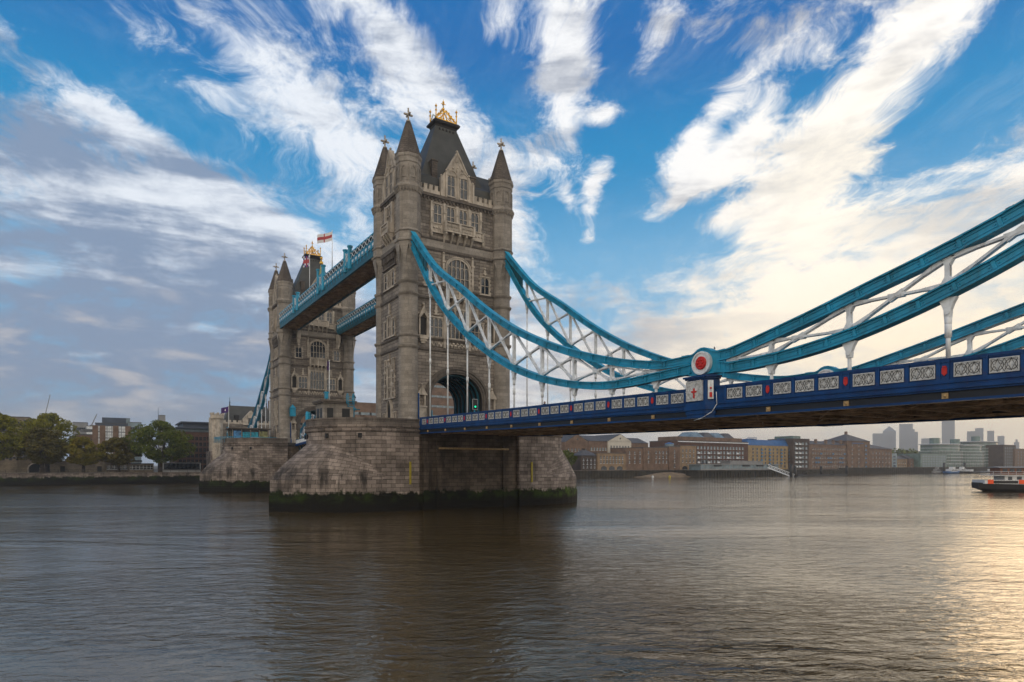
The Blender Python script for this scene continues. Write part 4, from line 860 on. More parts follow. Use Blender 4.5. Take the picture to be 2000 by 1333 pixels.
# ================================================================== HIGH WALKWAYS
def walkway():
    Wk = thing('high_walkway', 'x', 'walkway', (0,0,0), group='high level walkways between the towers'); X0, X1 = -80.4, -6.0; yo, yi = -10.75, -5.6
    m = MB(); m.box(X0, X1, yo+.15, yi-.15, 46.0, 46.3)
    for y in (yo+.2, yi-.2): m.box(X0, X1, y-.2, y+.2, 45.35, 46.95)
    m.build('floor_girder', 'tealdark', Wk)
    s = MB(); s.box(X0, X1, yo+.45, yi-.45, 45.62, 45.95); n_ = 24
    for i in range(n_+1): x = X0+.1+(X1-X0-.2)*i/n_; s.box(x-.07, x+.07, yo+.4, yi-.4, 45.42, 45.62)
    for i in range(n_): x = X0+(X1-X0)*i/n_; w = (X1-X0)/n_; s.beam((x,yo+.5,45.52), (x+w,yi-.5,45.52), .09, .1); s.beam((x,yi-.5,45.5), (x+w,yo+.5,45.5), .09, .1)
    for y in (yo+1.3, yi-1.3): s.box(X0, X1, y-.06, y+.06, 45.40, 45.62)
    s.build('soffit_bracing', 'soffit', Wk)
    m = MB(); m.box(X0, X1, yo+.3, yi-.3, 49.4, 49.75); m.box(X0+.2, X1, yo+.55, yi-.55, 46.3, 49.4); m.build('roof', 'tealdark', Wk)
    for y, s_ in ((yo, -1), (yi, 1)):
        m = MB(); m.box(X0, X1, y-.12, y+.16, 46.9, 47.1); m.box(X0, X1, y-.08, y+.12, 48.05, 48.2); m.box(X0, X1, y-.10, y+.16, 49.35, 49.6); m.box(X0, X1, y-.02, y+.06, 47.1, 48.05)
        nb = 40
        for i in range(nb+1): x = X0+.1+(X1-X0-.2)*i/nb; m.box(x-.08, x+.08, y-.1, y+.14, 46.2, 48.2)
        so_ = m.build('side_frame', 'teal', Wk)
        q = MB(); 
        for i in range(nb): x = X0+(X1-X0)*i/nb; w = (X1-X0)/nb; yy = y+s_*.11; q.beam((x+.1,yy,48.2), (x+w-.1,yy,49.35), .07, .13); q.beam((x+.1,yy,49.35), (x+w-.1,yy,48.2), .07, .13)
        q.build('lattice', 'white', so_)
        q = MB(); q.box(-.45,.45,-.03,.03,47.35,47.8); pq = q.build('plaque', 'white', so_)
        for i in range(nb): x = X0+(X1-X0)*(i+.5)/nb; pl_ = pq if i == 0 else dupmesh(pq, so_, (0,0,0)); pl_.location = (x, y+s_*.06, 0)
        q = MB()
        for i in range(nb): x = X0+(X1-X0)*(i+.5)/nb; q.box(x-.12, x+.12, y+s_*.12, y+s_*.2, 46.92, 47.08)
        q.build('row_of_studs', 'boss', so_)
    # pavilion piers on the outer side
    for xa, xb, zt_ in ((-22.4,-19.6,50.9), (-41.6,-37.8,51.9), (-63.6,-60.0,50.9)):
        m = MB()
        for x in (xa, xb): m.ngon(x, yo-.1, [(.42,46.3),(.42,zt_-.4),(.55,zt_-.3),(.58,zt_),(.4,zt_+.05)], 8, .39)
        m.box(xa, xb, yo-.2, yo+.2, 47.1, 50.2 if zt_ < 51.5 else 50.4)
        po_ = m.build('pavilion_frame', 'teal', Wk)
        q = MB(); xm = (xa+xb)/2
        for k in range(8): a = k*math.pi/4; q.beam((xm+.75*math.cos(a),yo-.26,48.9+.75*math.sin(a)), (xm+.75*math.cos(a+.785),yo-.26,48.9+.75*math.sin(a+.785)), .1, .14)
        q.beam((xm-1,yo-.26,47.6), (xm+1,yo-.26,50.0), .1, .1); q.beam((xm-1,yo-.26,50.0), (xm+1,yo-.26,47.6), .1, .1); q.build('tracery', 'white', po_)
        if zt_ > 51.5:
            q = MB(); q.ext([(xa+.3,50.4),(xb-.3,50.4),(xm,52.6)], lambda a, b_, c_: Vector((a,c_,b_)), yo-.15, yo+.15); q.ball((xm,yo,52.9), .45, 6); q.tube((xm,yo,52.9), (xm,yo,54.1), .12); q.ball((xm,yo,54.0), .3, 6); q.box(xm-.5, xm+.5, yo-.1, yo+.1, 53.5, 53.7)
            q.build('gilded_coat_of_arms', 'gold', Wk)
    for x in (X0+.7, X1-.7):
        m = MB(); m.box(x-.6, x+.6, yi-.6, yi+.4, 43.0, 45.4); m.box(x-.45, x+.45, yi-.45, yi+.25, 41.9, 43.0); m.box(x-.3, x+.3, yi-.3, yi+.15, 41.2, 41.9); m.build('wall_bracket', 'trim', Wk)
    return Wk
W1 = walkway(); W1['label'] = 'nearer high walkway with flagpoles and a gilded coat of arms between the towers'
W2 = copy_tree(W1, 'farther high walkway emerging right of the far tower, lattice side facing the river', loc=(LX, 0, 0), rz=math.pi)
# ================================================================== THINGS ON THE BRIDGE AND THE PIERS
def flag(name_label, x, y, z0, z1, fw, fh, stripes, dirv, cat='flagpole', grp='flagpoles of the bridge'):
    o = thing('flagpole', name_label, cat, (x,y,z0), group=grp); L = z1-z0
    m = MB(); m.tube((0,0,0), (0,0,L), .11, .05); m.ball((0,0,L+.05), .12, 6); m.build('pole', 'white', o)
    dv = Vector(dirv).normalized(); sd = Vector((-dv.y, dv.x, 0)); K, J = 12, 6; mats = ['flagwhite','flagred','flagblue','purple']
    q = MB()
    def P(i, j, e=0): a = i/K; b_ = j/J; return dv*(a*fw) + sd*(.22*math.sin(a*8)*a+e) + Vector((0,0,L-.1-fh*(1-b_)-a*fw*.32-.1*math.sin(a*6)))
    for e in (0, .03):
        for i in range(K):
            for j in range(J): q.face([P(i,j,e), P(i+1,j,e), P(i+1,j+1,e), P(i,j+1,e)], mi=stripes(i/K+.04, j/J+.08), smooth=True)
    q.build('flag', mats, o); return o
flag('white flagpole on the nearer walkway flying a white flag with a red cross', -31.8, -10.7, 49.6, 57.7, 3.1, 1.9, lambda a, b_: 1 if (abs(a-.55) < .07 or abs(b_-.5) < .1) else 0, (-.45,-.9,0))
flag('flagpole with drooping red white and blue flag, in front of the far tower roof', -49.6, -10.7, 48.3, 57.6, 1.5, 2.6, lambda a, b_: 1 if (abs(a-.5) < .12 or abs(b_-.5) < .1) else (0 if abs(abs(a-.5)-abs(b_-.5)) < .1 else 2), (-.5,-.6,0))
flag('flagpole with a purple flag beside the kiosk on the farther pier', -92.5, -22.0, 13.45, 24.3, 2.2, 1.6, lambda a, b_: 0 if (abs(a-.5) < .12 and abs(b_-.5) < .2) else 3, (-.6,-.7,0), grp=None)
o = flag('bare white flagpole rising from the roof of the stone cabin', -1.2, -20.5, 18.0, 24.6, .25, 1.5, lambda a, b_: 3, (-.3,-.3,0), grp=None)
# control cabin
cb = thing('control_cabin', 'flat roofed grey stone cabin with dark openings on the nearer pier', 'cabin', (-2,-19.4,13.45))
m = MB(); m.box(-2.2,2.2,-2.5,2.5,0,4.0); m.box(-2.3,2.3,-2.6,2.6,0,.5); m.build('cabin_wall', 'shaft', cb)
m = MB(); m.box(-2.55,2.55,-2.85,2.85,4.0,4.25); m.box(-2.7,2.7,-3.0,3.0,4.25,4.5); m.build('cabin_roof', 'string', cb)
for (x0,x1,y0,y1) in ((2.2,2.25,-1.9,-.9),(2.2,2.25,.6,1.9),(-1.4,-.2,-2.55,-2.5),(.5,1.4,-2.55,-2.5)):
    m = MB(); m.box(x0,x1,y0,y1,1.0,3.2); m.build('cabin_opening', 'black', cb)
for lab, (x, y, z) in (('teal navigation light housing on the front of the cabin roof', (.2,-21.4,17.95)),):
    t = thing('signal_housing', lab, 'signal light', (x,y,z)); m = MB(); m.box(-.25,.25,-.25,.25,.2,1.1); m.box(-.35,.35,-.35,.35,1.1,1.3); m.tube((0,0,0),(0,0,.3),.12); m.build('housing', 'teal', t)
t = thing('access_ladder', 'teal hooped ladder over the edge of the cabin roof', 'ladder', (1.4,-17.8,17.2)); m = MB()
for y in (-.5,.5):
    for k in range(8): a0, a1 = math.pi*k/8, math.pi*(k+1)/8; m.tube((.35*math.cos(a0),y,1.5+.35*math.sin(a0)), (.35*math.cos(a1),y,1.5+.35*math.sin(a1)), .07)
    m.tube((.35,y,-.4),(.35,y,1.5),.07); m.tube((-.35,y,.2),(-.35,y,1.5),.07)
m.build('rail', 'teal', t); m = MB()
for k in range(5): m.tube((.35,-.5,-.3+k*.4),(.35,.5,-.3+k*.4),.04)
m.build('rungs', 'teal', t)
def lamp_post(x, y, z, H, label):
    t = thing('street_lamp', label, 'street lamp', (x,y,z)); m = MB(); m.ngon(0,0,[(.28,0),(.2,.6),(.12,1),(.09,H-1.3)],8); m.tube((-1.1,0,H-2.6),(1.1,0,H-2.6),.08); m.tube((0,-1.1,H-2.6),(0,1.1,H-2.6),.08); m.box(-.25,.25,-.25,.25,H-2.8,H-2.3); m.build('post', 'teal', t)
    m = MB(); m.ngon(0,0,[(.16,H-1.3),(.30,H-.55)],6); m.build('lantern', 'lampglass', t); m = MB(); m.ngon(0,0,[(.38,H-.55),(.2,H-.2),(.1,H-.05),(.05,H+.3)],6); m.ngon(0,0,[(.12,H-1.45),(.18,H-1.3)],6); m.build('lantern_cap', 'black', t)
lamp_post(-5, -15, 13.45, 6.2, 'black capped street lamp with teal crossbar between the two towers')
t = thing('teal_railing', 'teal railing with two posts on the left end of the nearer pier top', 'railing', (-7.2,-20.5,13.45)); m = MB()
for (x, y) in ((-1,.9),(0,-.4),(1.3,-1.8),(2.6,-2.8)): m.tube((x,y,0),(x,y,2.2),.09); 
for z in (1.3, 1.7, 2.1):
    for a, b_ in (((-1,.9),(0,-.4)),((0,-.4),(1.3,-1.8)),((1.3,-1.8),(2.6,-2.8))): m.tube((*a,z),(*b_,z),.05)
m.build('rail', 'teal', t); m = MB(); m.ngon(1.9,-2.2,[(.3,1.2),(.3,2.2),(.2,2.8)],8); m.ngon(5.2,-3.4,[(.3,1.2),(.3,2.2),(.2,2.6)],8); m.build('bollard_light', 'teal', t)
t = thing('hanging_lantern', 'large teal lantern box fixed to the far tower left of its archway', 'lantern', (LX+7.0,-7.4,22.6)); m = MB(); m.box(-.7,.7,-.7,.7,-1.6,.6); m.loft([[(-.8,-.8,.6),(.8,-.8,.6),(.8,.8,.6),(-.8,.8,.6)],[(-.05,-.05,1.7),(.05,-.05,1.7),(.05,.05,1.7),(-.05,.05,1.7)]]); m.box(-1.4,-.7,-.1,.1,-.2,.1); m.build('lantern_body', 'teal', t)
# glass kiosk on the farther pier
kx = thing('glass_kiosk', 'flat roofed glass kiosk with colourful posters on the farther pier', 'kiosk', (-88,-17.6,13.45))
m = MB(); m.box(-4.4,4.4,-5.6,5.6,3.9,4.15); m.box(-4.0,4.0,-5.0,5.0,3.7,3.9); m.build('roof', 'piertop', kx)
m = MB(); m.box(-3.6,3.6,-4.6,4.6,0,3.7); m.build('glazing', 'glass', kx)
m = MB()
for y in (-4.65,-2.3,0,2.3,4.65): m.box(3.6,3.75,y-.1,y+.1,0,3.7)
for x in (-3.6,0,3.6): m.box(x-.1,x+.1,-4.75,-4.6,0,3.7)
m.build('mullions', 'shaft', kx)
M['poster1'] = mat('poster_sky_blue', (.08,.25,.5), .6, var=.7, scale=1.2, grime=(.02,.05,.04,1)); M['poster2'] = mat('poster_teal', (.02,.3,.42), .6, var=.6, scale=2); M['poster3'] = mat('poster_olive', (.30,.30,.12), .6, var=.7, scale=1.3, grime=(.05,.06,.08,1)); M['board'] = mat('notice_board_grey', (.35,.38,.42), .6)
for mt, y0, y1, z0, z1 in (('poster1',-4.4,-2.5,.9,3.3),('poster2',-2.1,2.0,.8,3.0),('poster3',2.4,4.5,.9,3.3),('board',0,2.2,.5,1.6)):
    m = MB(); m.box(3.63,3.70 if mt != 'board' else 3.85,y0,y1,z0,z1); m.build('poster', mt, kx)
m = MB(); m.box(3.63,3.70,-2.1,-1.2,1.1,1.5); m.build('poster_strip', 'yellow', kx)
t = thing('kiosk_railing', 'teal railing round the glass kiosk', 'railing', (-88,-17.6,13.45)); m = MB()
P_ = [(6.5,6.5),(7.0,0),(6.2,-4.2),(3,-7.8),(-2,-8.6),(-6,-6)]
for i in range(5):
    a, b_ = Vector((*P_[i],0)), Vector((*P_[i+1],0))
    for z in (1.2,1.55): m.tube(a+Vector((0,0,z)), b_+Vector((0,0,z)), .06)
    for k in range(7): q = a.lerp(b_, k/7); m.tube(q, q+Vector((0,0,1.55)), .04, n=5)
m.build('rail', 'teal', t)
# traffic light, tide gauges, cable, birds
t = thing('traffic_light', 'traffic light showing green on a teal pole in front of the road archway', 'traffic light', (24.5,-7.25,deckT(24.5)-1.25)); m = MB(); m.tube((0,0,0),(0,0,2.2),.07); m.build('pole', 'teal', t)
m = MB(); m.box(-.12,.14,-.26,.26,2.0,3.25); m.box(.14,.17,-.36,.36,1.9,3.35); hd = m.build('signal_head', 'black', t)
m = MB(); m.box(.10,.14,-.40,.40,1.86,3.39); m.build('backing_rim', 'white', hd)
m = MB(); m.loft([[(.17,.13*math.cos(a*.524),2.3+.13*math.sin(a*.524)) for a in range(12)],[(.24,.13*math.cos(a*.524),2.3+.13*math.sin(a*.524)) for a in range(12)]]); m.build('green_lens', 'greenlamp', hd)
def gauge(x, y, label):
    t = thing('tide_gauge', label, 'gauge board', (x,y,4.2), group='yellow gauges on the near pier'); m = MB(); m.box(-.14,.14,-.14,.14,0,3.6); m.build('board', 'yellow', t); m = MB()
    for k in range(18): m.box(-.15,.15,-.15,.15,.1+k*.2,.16+k*.2)
    m.build('tick_marks', 'black', t)
gauge(10.72, -11.2, 'vertical yellow gauge strip on the pier wall left of the deck shadow'); gauge(10.72, 12.2, 'vertical yellow gauge strip on the right rounded end of the pier')
t = thing('loose_cable', 'thin pale cable looping down the blue pedestal below the roundel', 'cable', (0,0,0)); m = MB(); pts_ = [Vector((69.6,-10.1,13.2)),Vector((69.7,-10.15,12.2)),Vector((69.3,-10.25,11.6)),Vector((68.2,-10.2,11.15)),Vector((67.2,-10.0,11.0))]
for i in range(4): m.tube(pts_[i], pts_[i+1], .03, n=6)
m.build('cable', 'white', t)
def bird(x, y, z, label, rz):
    t = thing('pigeon', label, 'bird', (x,y,z), rz, group='birds perched on the nearest chain'); m = MB(); s_ = .9
    m.loft([[(xx*s_, r*s_*math.cos(2*math.pi*i/8), zz*s_+r*s_*1.1*math.sin(2*math.pi*i/8)) for i in range(8)] for xx, zz, r in ((-.24,.10,.015),(-.12,.12,.05),(0,.14,.08),(.09,.17,.07),(.13,.24,.038),(.17,.27,.04),(.21,.265,.015),(.25,.255,.004))], smooth=True)
    m.tube((.02,.03,.08),(.02,.03,0),.012,n=5); m.tube((.02,-.03,.08),(.02,-.03,0),.012,n=5); m.build('body', 'black', t)
bird(89.2, -9.15, curve(UPP2,89.2)+.02, 'small dark bird perched high on the chain near the right edge', .4); bird(68.65, -9.15, 16.88, 'small dark bird perched beside the roundel', 2.4)
def person(x, y, z, H, top, label, rz=0):
    t = thing('person', label, 'person', (x,y,z), rz); k = H/1.75; bm2 = bmesh.new(); me = bpy.data.meshes.new('body')
    P = dict(pel=(0,0,.95),sp=(0,0,1.2),ch=(0,0,1.4),nk=(0,0,1.5),hd=(0,0,1.6),tp=(0,0,1.72),ls=(0,.19,1.42),le=(.03,.26,1.15),lh=(.10,.25,.9),rs=(0,-.19,1.42),re=(.03,-.26,1.15),rh=(.10,-.25,.9),lp=(0,.1,.9),lk=(.04,.11,.5),la=(-.02,.11,.08),lt=(.14,.12,.04),rp=(0,-.1,.9),rk=(.04,-.11,.5),ra=(-.02,-.11,.08),rt=(.14,-.12,.04))
    Rr = dict(pel=.15,sp=.14,ch=.17,nk=.065,hd=.10,tp=.07,ls=.075,le=.055,lh=.035,rs=.075,re=.055,rh=.035,lp=.10,lk=.07,la=.045,lt=.04,rp=.10,rk=.07,ra=.045,rt=.04)
    E_ = [('pel','sp'),('sp','ch'),('ch','nk'),('nk','hd'),('hd','tp'),('ch','ls'),('ls','le'),('le','lh'),('ch','rs'),('rs','re'),('re','rh'),('pel','lp'),('lp','lk'),('lk','la'),('la','lt'),('pel','rp'),('rp','rk'),('rk','ra'),('ra','rt')]
    ks = list(P); me.from_pydata([tuple(c*k for c in P[q]) for q in ks], [(ks.index(a), ks.index(b_)) for a, b_ in E_], [])
    ob = bpy.data.objects.new('body', me); sc.collection.objects.link(ob); ob.parent = t; sk = ob.modifiers.new('skin', 'SKIN')
    for i, q in enumerate(ks): me.skin_vertices[0].data[i].radius = (Rr[q]*k, Rr[q]*k)
    me.skin_vertices[0].data[0].use_root = True; ob.modifiers.new('sub', 'SUBSURF').levels = 1
    sk.use_smooth_shade = True; me.materials.append(M['coat'])
    m = MB(); m.ngon(0,0,[(.19*k,.98*k),(.2*k,1.2*k),(.22*k,1.42*k),(.12*k,1.5*k)],10,sx=.8,sy=1.1,smooth=True); m.build('jacket', top, t)
    m = MB(); m.ball((0.01,0,1.63*k),.115*k,10,sz=1.15); m.build('face', 'skin', t)
    m = MB(); m.ball((-.02,0,1.67*k),.118*k,10,sz=1.05); m.build('hair' if top != 'hiviz' else 'helmet', 'black' if top != 'hiviz' else 'white', t)
person(43.6, -8.6, deckT(43.6)-1.25, 1.72, 'coat', 'person in dark clothes walking on the side span, head showing above the blue parapet')
for i, (u, lab) in enumerate(((583,'person in a yellow vest walking on the centre span, the left one of two'), (592,'person in a yellow vest walking on the centre span, the right one of two'))):
    p_ = atY(u, 860, -6.9); zz = 13.0+.9*math.sin((p_.x*-1-10.65)/32.5*math.pi/2) if p_.x > -43 else 13.0+.9*math.sin((p_.x-LX-10.65)/32.5*math.pi/2)
    person(p_.x, p_.y, zz, 1.8, 'hiviz', lab)
# ================================================================== RIVER, GROUND, QUAYS
m_, q, b = newmat('river_water'); pos = q.n('ShaderNodeNewGeometry').outputs['Position']
q.put(b.inputs['Base Color'], q.mix(q.ss(q.noise(pos, .02, 4, .5), .35, .7), (.050,.033,.012,1), (.070,.047,.018,1))); b.inputs['Roughness'].default_value = .06; b.inputs['IOR'].default_value = 2.3; b.inputs['Specular IOR Level'].default_value = .5; b.inputs['Specular Tint'].default_value = (1,.87,.70,1)
wx, wy = q.dot(pos, RT), q.dot(pos, FW)
va = q.vec(q.m('MULTIPLY', wx, .46), q.m('ADD', q.m('MULTIPLY', wy, 1.15), q.m('MULTIPLY', wx, .10)), 0.0); vb_ = q.vec(q.m('MULTIPLY', wx, .75), q.m('SUBTRACT', q.m('MULTIPLY', wy, 1.5), q.m('MULTIPLY', wx, .16)), 4.0)
w1 = q.noise(va, .42, 3, .5, .5); w2 = q.noise(vb_, 1.15, 4, .55, .7); w3 = q.noise(va, 3.6, 3, .6, .4); w4 = q.noise(va, .10, 3, .5)
calm = q.ss(q.noise(q.vec(q.m('MULTIPLY', wx, .45), wy, 0.0), .03, 5, .6, .8), .36, .62, .40, 1.2)
hh = q.m('ADD', q.m('MULTIPLY', w1, .11), q.m('ADD', q.m('ADD', q.m('MULTIPLY', w2, .10), q.m('MULTIPLY', w4, .10)), q.m('MULTIPLY', w3, .018)))
bp = q.n('ShaderNodeBump'); bp.inputs['Strength'].default_value = 1; bp.inputs['Distance'].default_value = 1.0; q.put(bp.inputs['Height'], q.m('MULTIPLY', hh, q.m('MULTIPLY', calm, 1.0))); q.put(b.inputs['Normal'], bp.outputs[0]); M['water'] = m_
m = MB(); m.face([(-179,-2500,0),(600,-2500,0),(600,5000,0),(-179,5000,0)]); tag(m.build('river', 'water'), 'brown rippled river reflecting the sky', 'river', kind='structure')
M['land'] = mat('paving_and_earth', (.09,.085,.07), .95, var=.4, scale=.05)
m = MB(); m.box(-9000,-179.5,-4000,9000,-1.5,4.2); tag(m.build('ground', 'land'), 'flat far bank ground behind the quay', 'ground', kind='structure')
M['dirt'] = mat('tan_foreshore', (.20,.145,.09), .9, var=.4, scale=.3)
y0, y1 = atX(1240,930,-176).y, atX(1372,930,-176).y; m = MB(); n = 24
m.loft([[(-178.6-1,y,-.5),(-166+2*math.sin(y*.2)-4*(1-math.sin(math.pi*(y-y0)/(y1-y0))),y,-.3),(-178.6+1.5,y,.2+2.7*math.sin(math.pi*(y-y0)/(y1-y0))**1.5)] for y in [y0+(y1-y0)*i/n for i in range(n+1)]]); tag(m.build('foreshore', 'dirt'), 'tan gravel bank at the foot of the quay below the brick buildings', 'foreshore', kind='structure')
def quay(name, label, ya, yb, top, mt, piles=0):
    t = thing(name, label, 'quay wall', (-178, (ya+yb)/2, 0)); L = (yb-ya)/2; m = MB(); m.box(-1.5,0,-L,L,-1.2,top-.35); m.build('wall', mt, t)
    m = MB(); m.box(-1.6,.18,-L,L,top-.35,top); m.build('coping', 'piertop', t)
    if piles:
        m = MB(); k = int(2*L/piles)
        for i in range(k): y = -L+piles*(i+.5); m.box(.0,.2,y-.25,y+.25,-1.2,top-.5)
        m.build('timber_piles', 'piledark', t)
M['piledark'] = mat('dark_timber', (.035,.030,.022), .9, var=.5, scale=.4, grime=(.01,.013,.006,1))
ym = atX(1110,930,-178).y; y2 = atX(1362,930,-178).y; y3 = atX(1640,930,-178).y
quay('quay_wall', 'long pale stone quay wall with dark algae below the trees on the left', -420, ym-70, 4.5, 'pierstone')
quay('quay_wall', 'dark timber faced quay wall below the brick warehouses', ym-70, y2, 4.4, 'piledark', 2.2)
quay('quay_wall', 'dark quay wall behind the floating pier building', y2, y3, 4.4, 'piledark', 3.0)
quay('quay_wall', 'long brown piled quay wall leading to the green glass apartments', y3, 1500, 5.6, 'piledark', 3.2)
t = thing('quay_railing', 'thin dark railing along the quay under the trees', 'railing', (-178.6,-200,4.5)); m = MB()
for z in (.55, 1.05): m.box(-.04,.04,-220,225,z-.04,z+.04)
for k in range(148): m.box(-.05,.05,-220+k*3-.05,-220+k*3+.05,0,1.1)
m.build('rail', 'black', t)
# ================================================================== BUILDINGS
M['brickbrown'] = brick('brown_brick', (.20,.125,.085,1), (.155,.098,.066,1), (.12,.09,.07,1), .5, .16, .02, .3, .25, .01)
M['brickred'] = brick('dark_red_brick', (.125,.065,.048,1), (.10,.052,.04,1), (.08,.05,.04,1), .5, .16, .02, .3, .3, .01)
M['bricktan'] = brick('tan_brick', (.30,.205,.12,1), (.25,.165,.095,1), (.18,.14,.1,1), .5, .16, .02, .25, .2, .01)
M['brickyellow'] = brick('yellow_stock_brick', (.36,.25,.12,1), (.30,.205,.095,1), (.2,.16,.1,1), .5, .16, .02, .25, .2, .01)
M['brickdark'] = brick('sooty_brick', (.085,.06,.05,1), (.065,.048,.04,1), (.05,.04,.035,1), .5, .16, .02, .3, .3, .01)
M['cream'] = mat('cream_stucco', (.56,.51,.43), .85, var=.12, scale=.2)
M['slate'] = mat('slate_roof', (.075,.075,.08), .75, var=.3, scale=.4)
M['concrete'] = mat('grey_concrete', (.24,.24,.24), .85, var=.2, scale=.2); M['darkpanel'] = mat('dark_blue_grey_panel', (.05,.065,.095), .5, var=.2, scale=.3)
M['glassblue'] = mat('pale_curtain_glass', (.16,.22,.25), .25, var=.3, scale=.3, spec=.7); M['glassgreen'] = mat('green_tinted_glass', (.10,.155,.14), .25, var=.35, scale=.25, spec=.7)
M['hazeglass'] = mat('distant_tower_glass', (.14,.17,.2), .4, var=.15, scale=.02); M['blueroof'] = mat('blue_painted_roof', (.025,.10,.26), .5, var=.25, scale=.4); M['bluerail'] = mat('blue_balcony', (.02,.17,.36), .5)
M['castle'] = brick('castle_stone', (.235,.19,.135,1), (.19,.152,.105,1), (.13,.105,.08,1), .9, .4, .03, .35, .35, .04)
WINC = {}
def wmesh(par, w, hh, mt='glass', fr='white', arch=False, balc=None):
    key = (round(w,1), round(hh,1), mt, fr, arch, balc)
    if key in WINC: return dupmesh(WINC[key], par, (0,0,0))
    m = MB()
    if arch: m.ext([(-w/2,0),(w/2,0)]+[(w/2*math.cos(math.pi*i/8), hh-w*.3+w*.3*math.sin(math.pi*i/8)) for i in range(9)], lambda a, b_, c_: Vector((c_,a,b_)), -.05, .06)
    else: m.box(-.05,.06,-w/2,w/2,0,hh)
    m.box(-.05,.16,-w/2-.1,w/2+.1,-.18,0,1)
    if fr:
        if not arch: m.box(.06,.10,-.04,.04,0,hh,1); m.box(.06,.10,-w/2,w/2,hh*.5-.04,hh*.5+.04,1)
    mats = [mt, fr or mt]
    if balc: m.box(-.05,.9,-w/2-.25,w/2+.25,-.3,-.15,2); m.box(.82,.9,-w/2-.25,w/2+.25,-.15,.85,2); mats.append(balc)
    o = m.build('window', mats, par); WINC[key] = o; return o
def bldg(name, label, X, u0, u1, v1, wall, rows, cols, depth=16, z0=4.2, roof='flat', roofm='slate', rh=3, win=(1.1,1.7), wm='glass', frm='white', group=None, cat='building', arch=False, ground_arch=0, balc=None, margin=.06, skip=None, topm=1.2, vb=None, band=None, para=True):
    a, b_ = atX(u0, v1, X), atX(u1, v1, X); L = b_.y-a.y; zt = (a.z+b_.z)/2; H = zt-z0
    t = thing(name, label, cat, (X, (a.y+b_.y)/2, z0), group=group)
    m = MB(); m.box(-depth, 0, -L/2, L/2, 0, H)
    if band:
        for z in band: m.box(-.05,.15,-L/2,L/2,H*z,H*z+.3)
    m.build('wall', wall, t)
    r = MB()
    if roof == 'flat':
        if para: r.box(-depth-.1,.12,-L/2-.1,L/2+.1,H,H+.35)
    elif roof == 'gable': r.loft([[(.35,-L/2-.2,H),(-depth-.35,-L/2-.2,H),(-depth/2,-L/2-.2,H+rh)],[(.35,L/2+.2,H),(-depth-.35,L/2+.2,H),(-depth/2,L/2+.2,H+rh)]])
    elif roof == 'front': r.loft([[(.25,-L/2-.2,H),(.25,L/2+.2,H),(.25,0,H+rh)],[(-depth,-L/2-.2,H),(-depth,L/2+.2,H),(-depth,0,H+rh)]])
    elif roof in ('hip','pyr'):
        e = L/2-depth/2 if roof == 'hip' and L > depth else .01; r.loft([[(.5,-L/2-.5,H),(.5,L/2+.5,H),(-depth-.5,L/2+.5,H),(-depth-.5,-L/2-.5,H)],[(-depth/2+.01,-e,H+rh),(-depth/2+.01,e,H+rh),(-depth/2-.01,e,H+rh),(-depth/2-.01,-e,H+rh)]])
    elif roof == 'mansard': r.loft([[(.1,-L/2,H),(.1,L/2,H),(-depth,L/2,H),(-depth,-L/2,H)],[(-2.2,-L/2+1,H+rh),(-2.2,L/2-1,H+rh),(-depth+2,L/2-1,H+rh),(-depth+2,-L/2+1,H+rh)]])
    if r.f:
        ro = r.build('roof', roofm, t)
        if roof == 'front':
            g_ = MB(); g_.ext([(-L/2+.1,H-.05),(L/2-.1,H-.05),(0,H+rh-.35)], lambda p, q_, c_: Vector((c_,p,q_)), .2, .32); g_.build('gable_end', wall, t); g_ = MB(); g_.loft([[(c_,.6*math.cos(k*.52),H+rh*.35+.6*math.sin(k*.52)) for k in range(12)] for c_ in (.3,.4)]); g_.build('round_window', 'glass', t)
    n_ = 0
    for i in range(rows):
        for j in range(cols):
            if skip and skip(i, j): continue
            if n_ >= 99: break
            w = wmesh(t, win[0], win[1], wm, frm, arch, balc[1] if balc and balc[0](i, j) else None); n_ += 1
            w.location = (0.02, -L/2+L*margin+(L*(1-2*margin))*(j+.5)/cols, 1.2+(H-topm-1.2)*(i+ .12)/max(rows,1) + (0 if not ground_arch else 0))
    for j in range(ground_arch):
        w = wmesh(t, L*.8/ground_arch*.75, 2.2, 'glass', 'concrete', True); w.location = (.02, -L*.42+L*.84*(j+.5)/ground_arch, -.1); w.location.z = .3
    t['_H'] = H; t['_L'] = L
    return t
def addbox(t, name, mt, *b_):
    m = MB(); m.box(*b_); return m.build(name, mt, t)
def HL(t): return t['_H'], t['_L']
# --- right of the pier
GR = 'riverside warehouses on the far bank'
bldg('glass_office', 'pale glass office block showing beyond the pier, above the green tree', -260, 1086, 1113, 852, 'glassblue', 7, 5, win=(3,1.6), frm='concrete')
bldg('warehouse', 'brown brick warehouse with gabled end and long grey roof, just right of the pier', -204, 1104, 1150, 864, 'brickbrown', 3, 6, roof='front', rh=5.2, group=GR, depth=30, skip=lambda i, j: i < 1)
t = bldg('warehouse', 'brown brick warehouse wing with a row of pale windows left of the cream gabled building', -204, 1150, 1188, 862, 'brickbrown', 3, 6, roof='gable', rh=4.0, depth=22, group=GR, wm='glassblue', skip=lambda i, j: i < 1)
t = bldg('warehouse', 'cream gabled building with a round window in its gable', -203, 1188, 1233, 862, 'cream', 4, 7, roof='front', rh=4.6, depth=24, group=GR)
bldg('warehouse', 'plain brown brick block with slate roof, right of the cream gabled building', -205, 1233, 1266, 866, 'brickbrown', 3, 4, roof='gable', rh=3.8, depth=20, group=GR, skip=lambda i, j: i < 2)
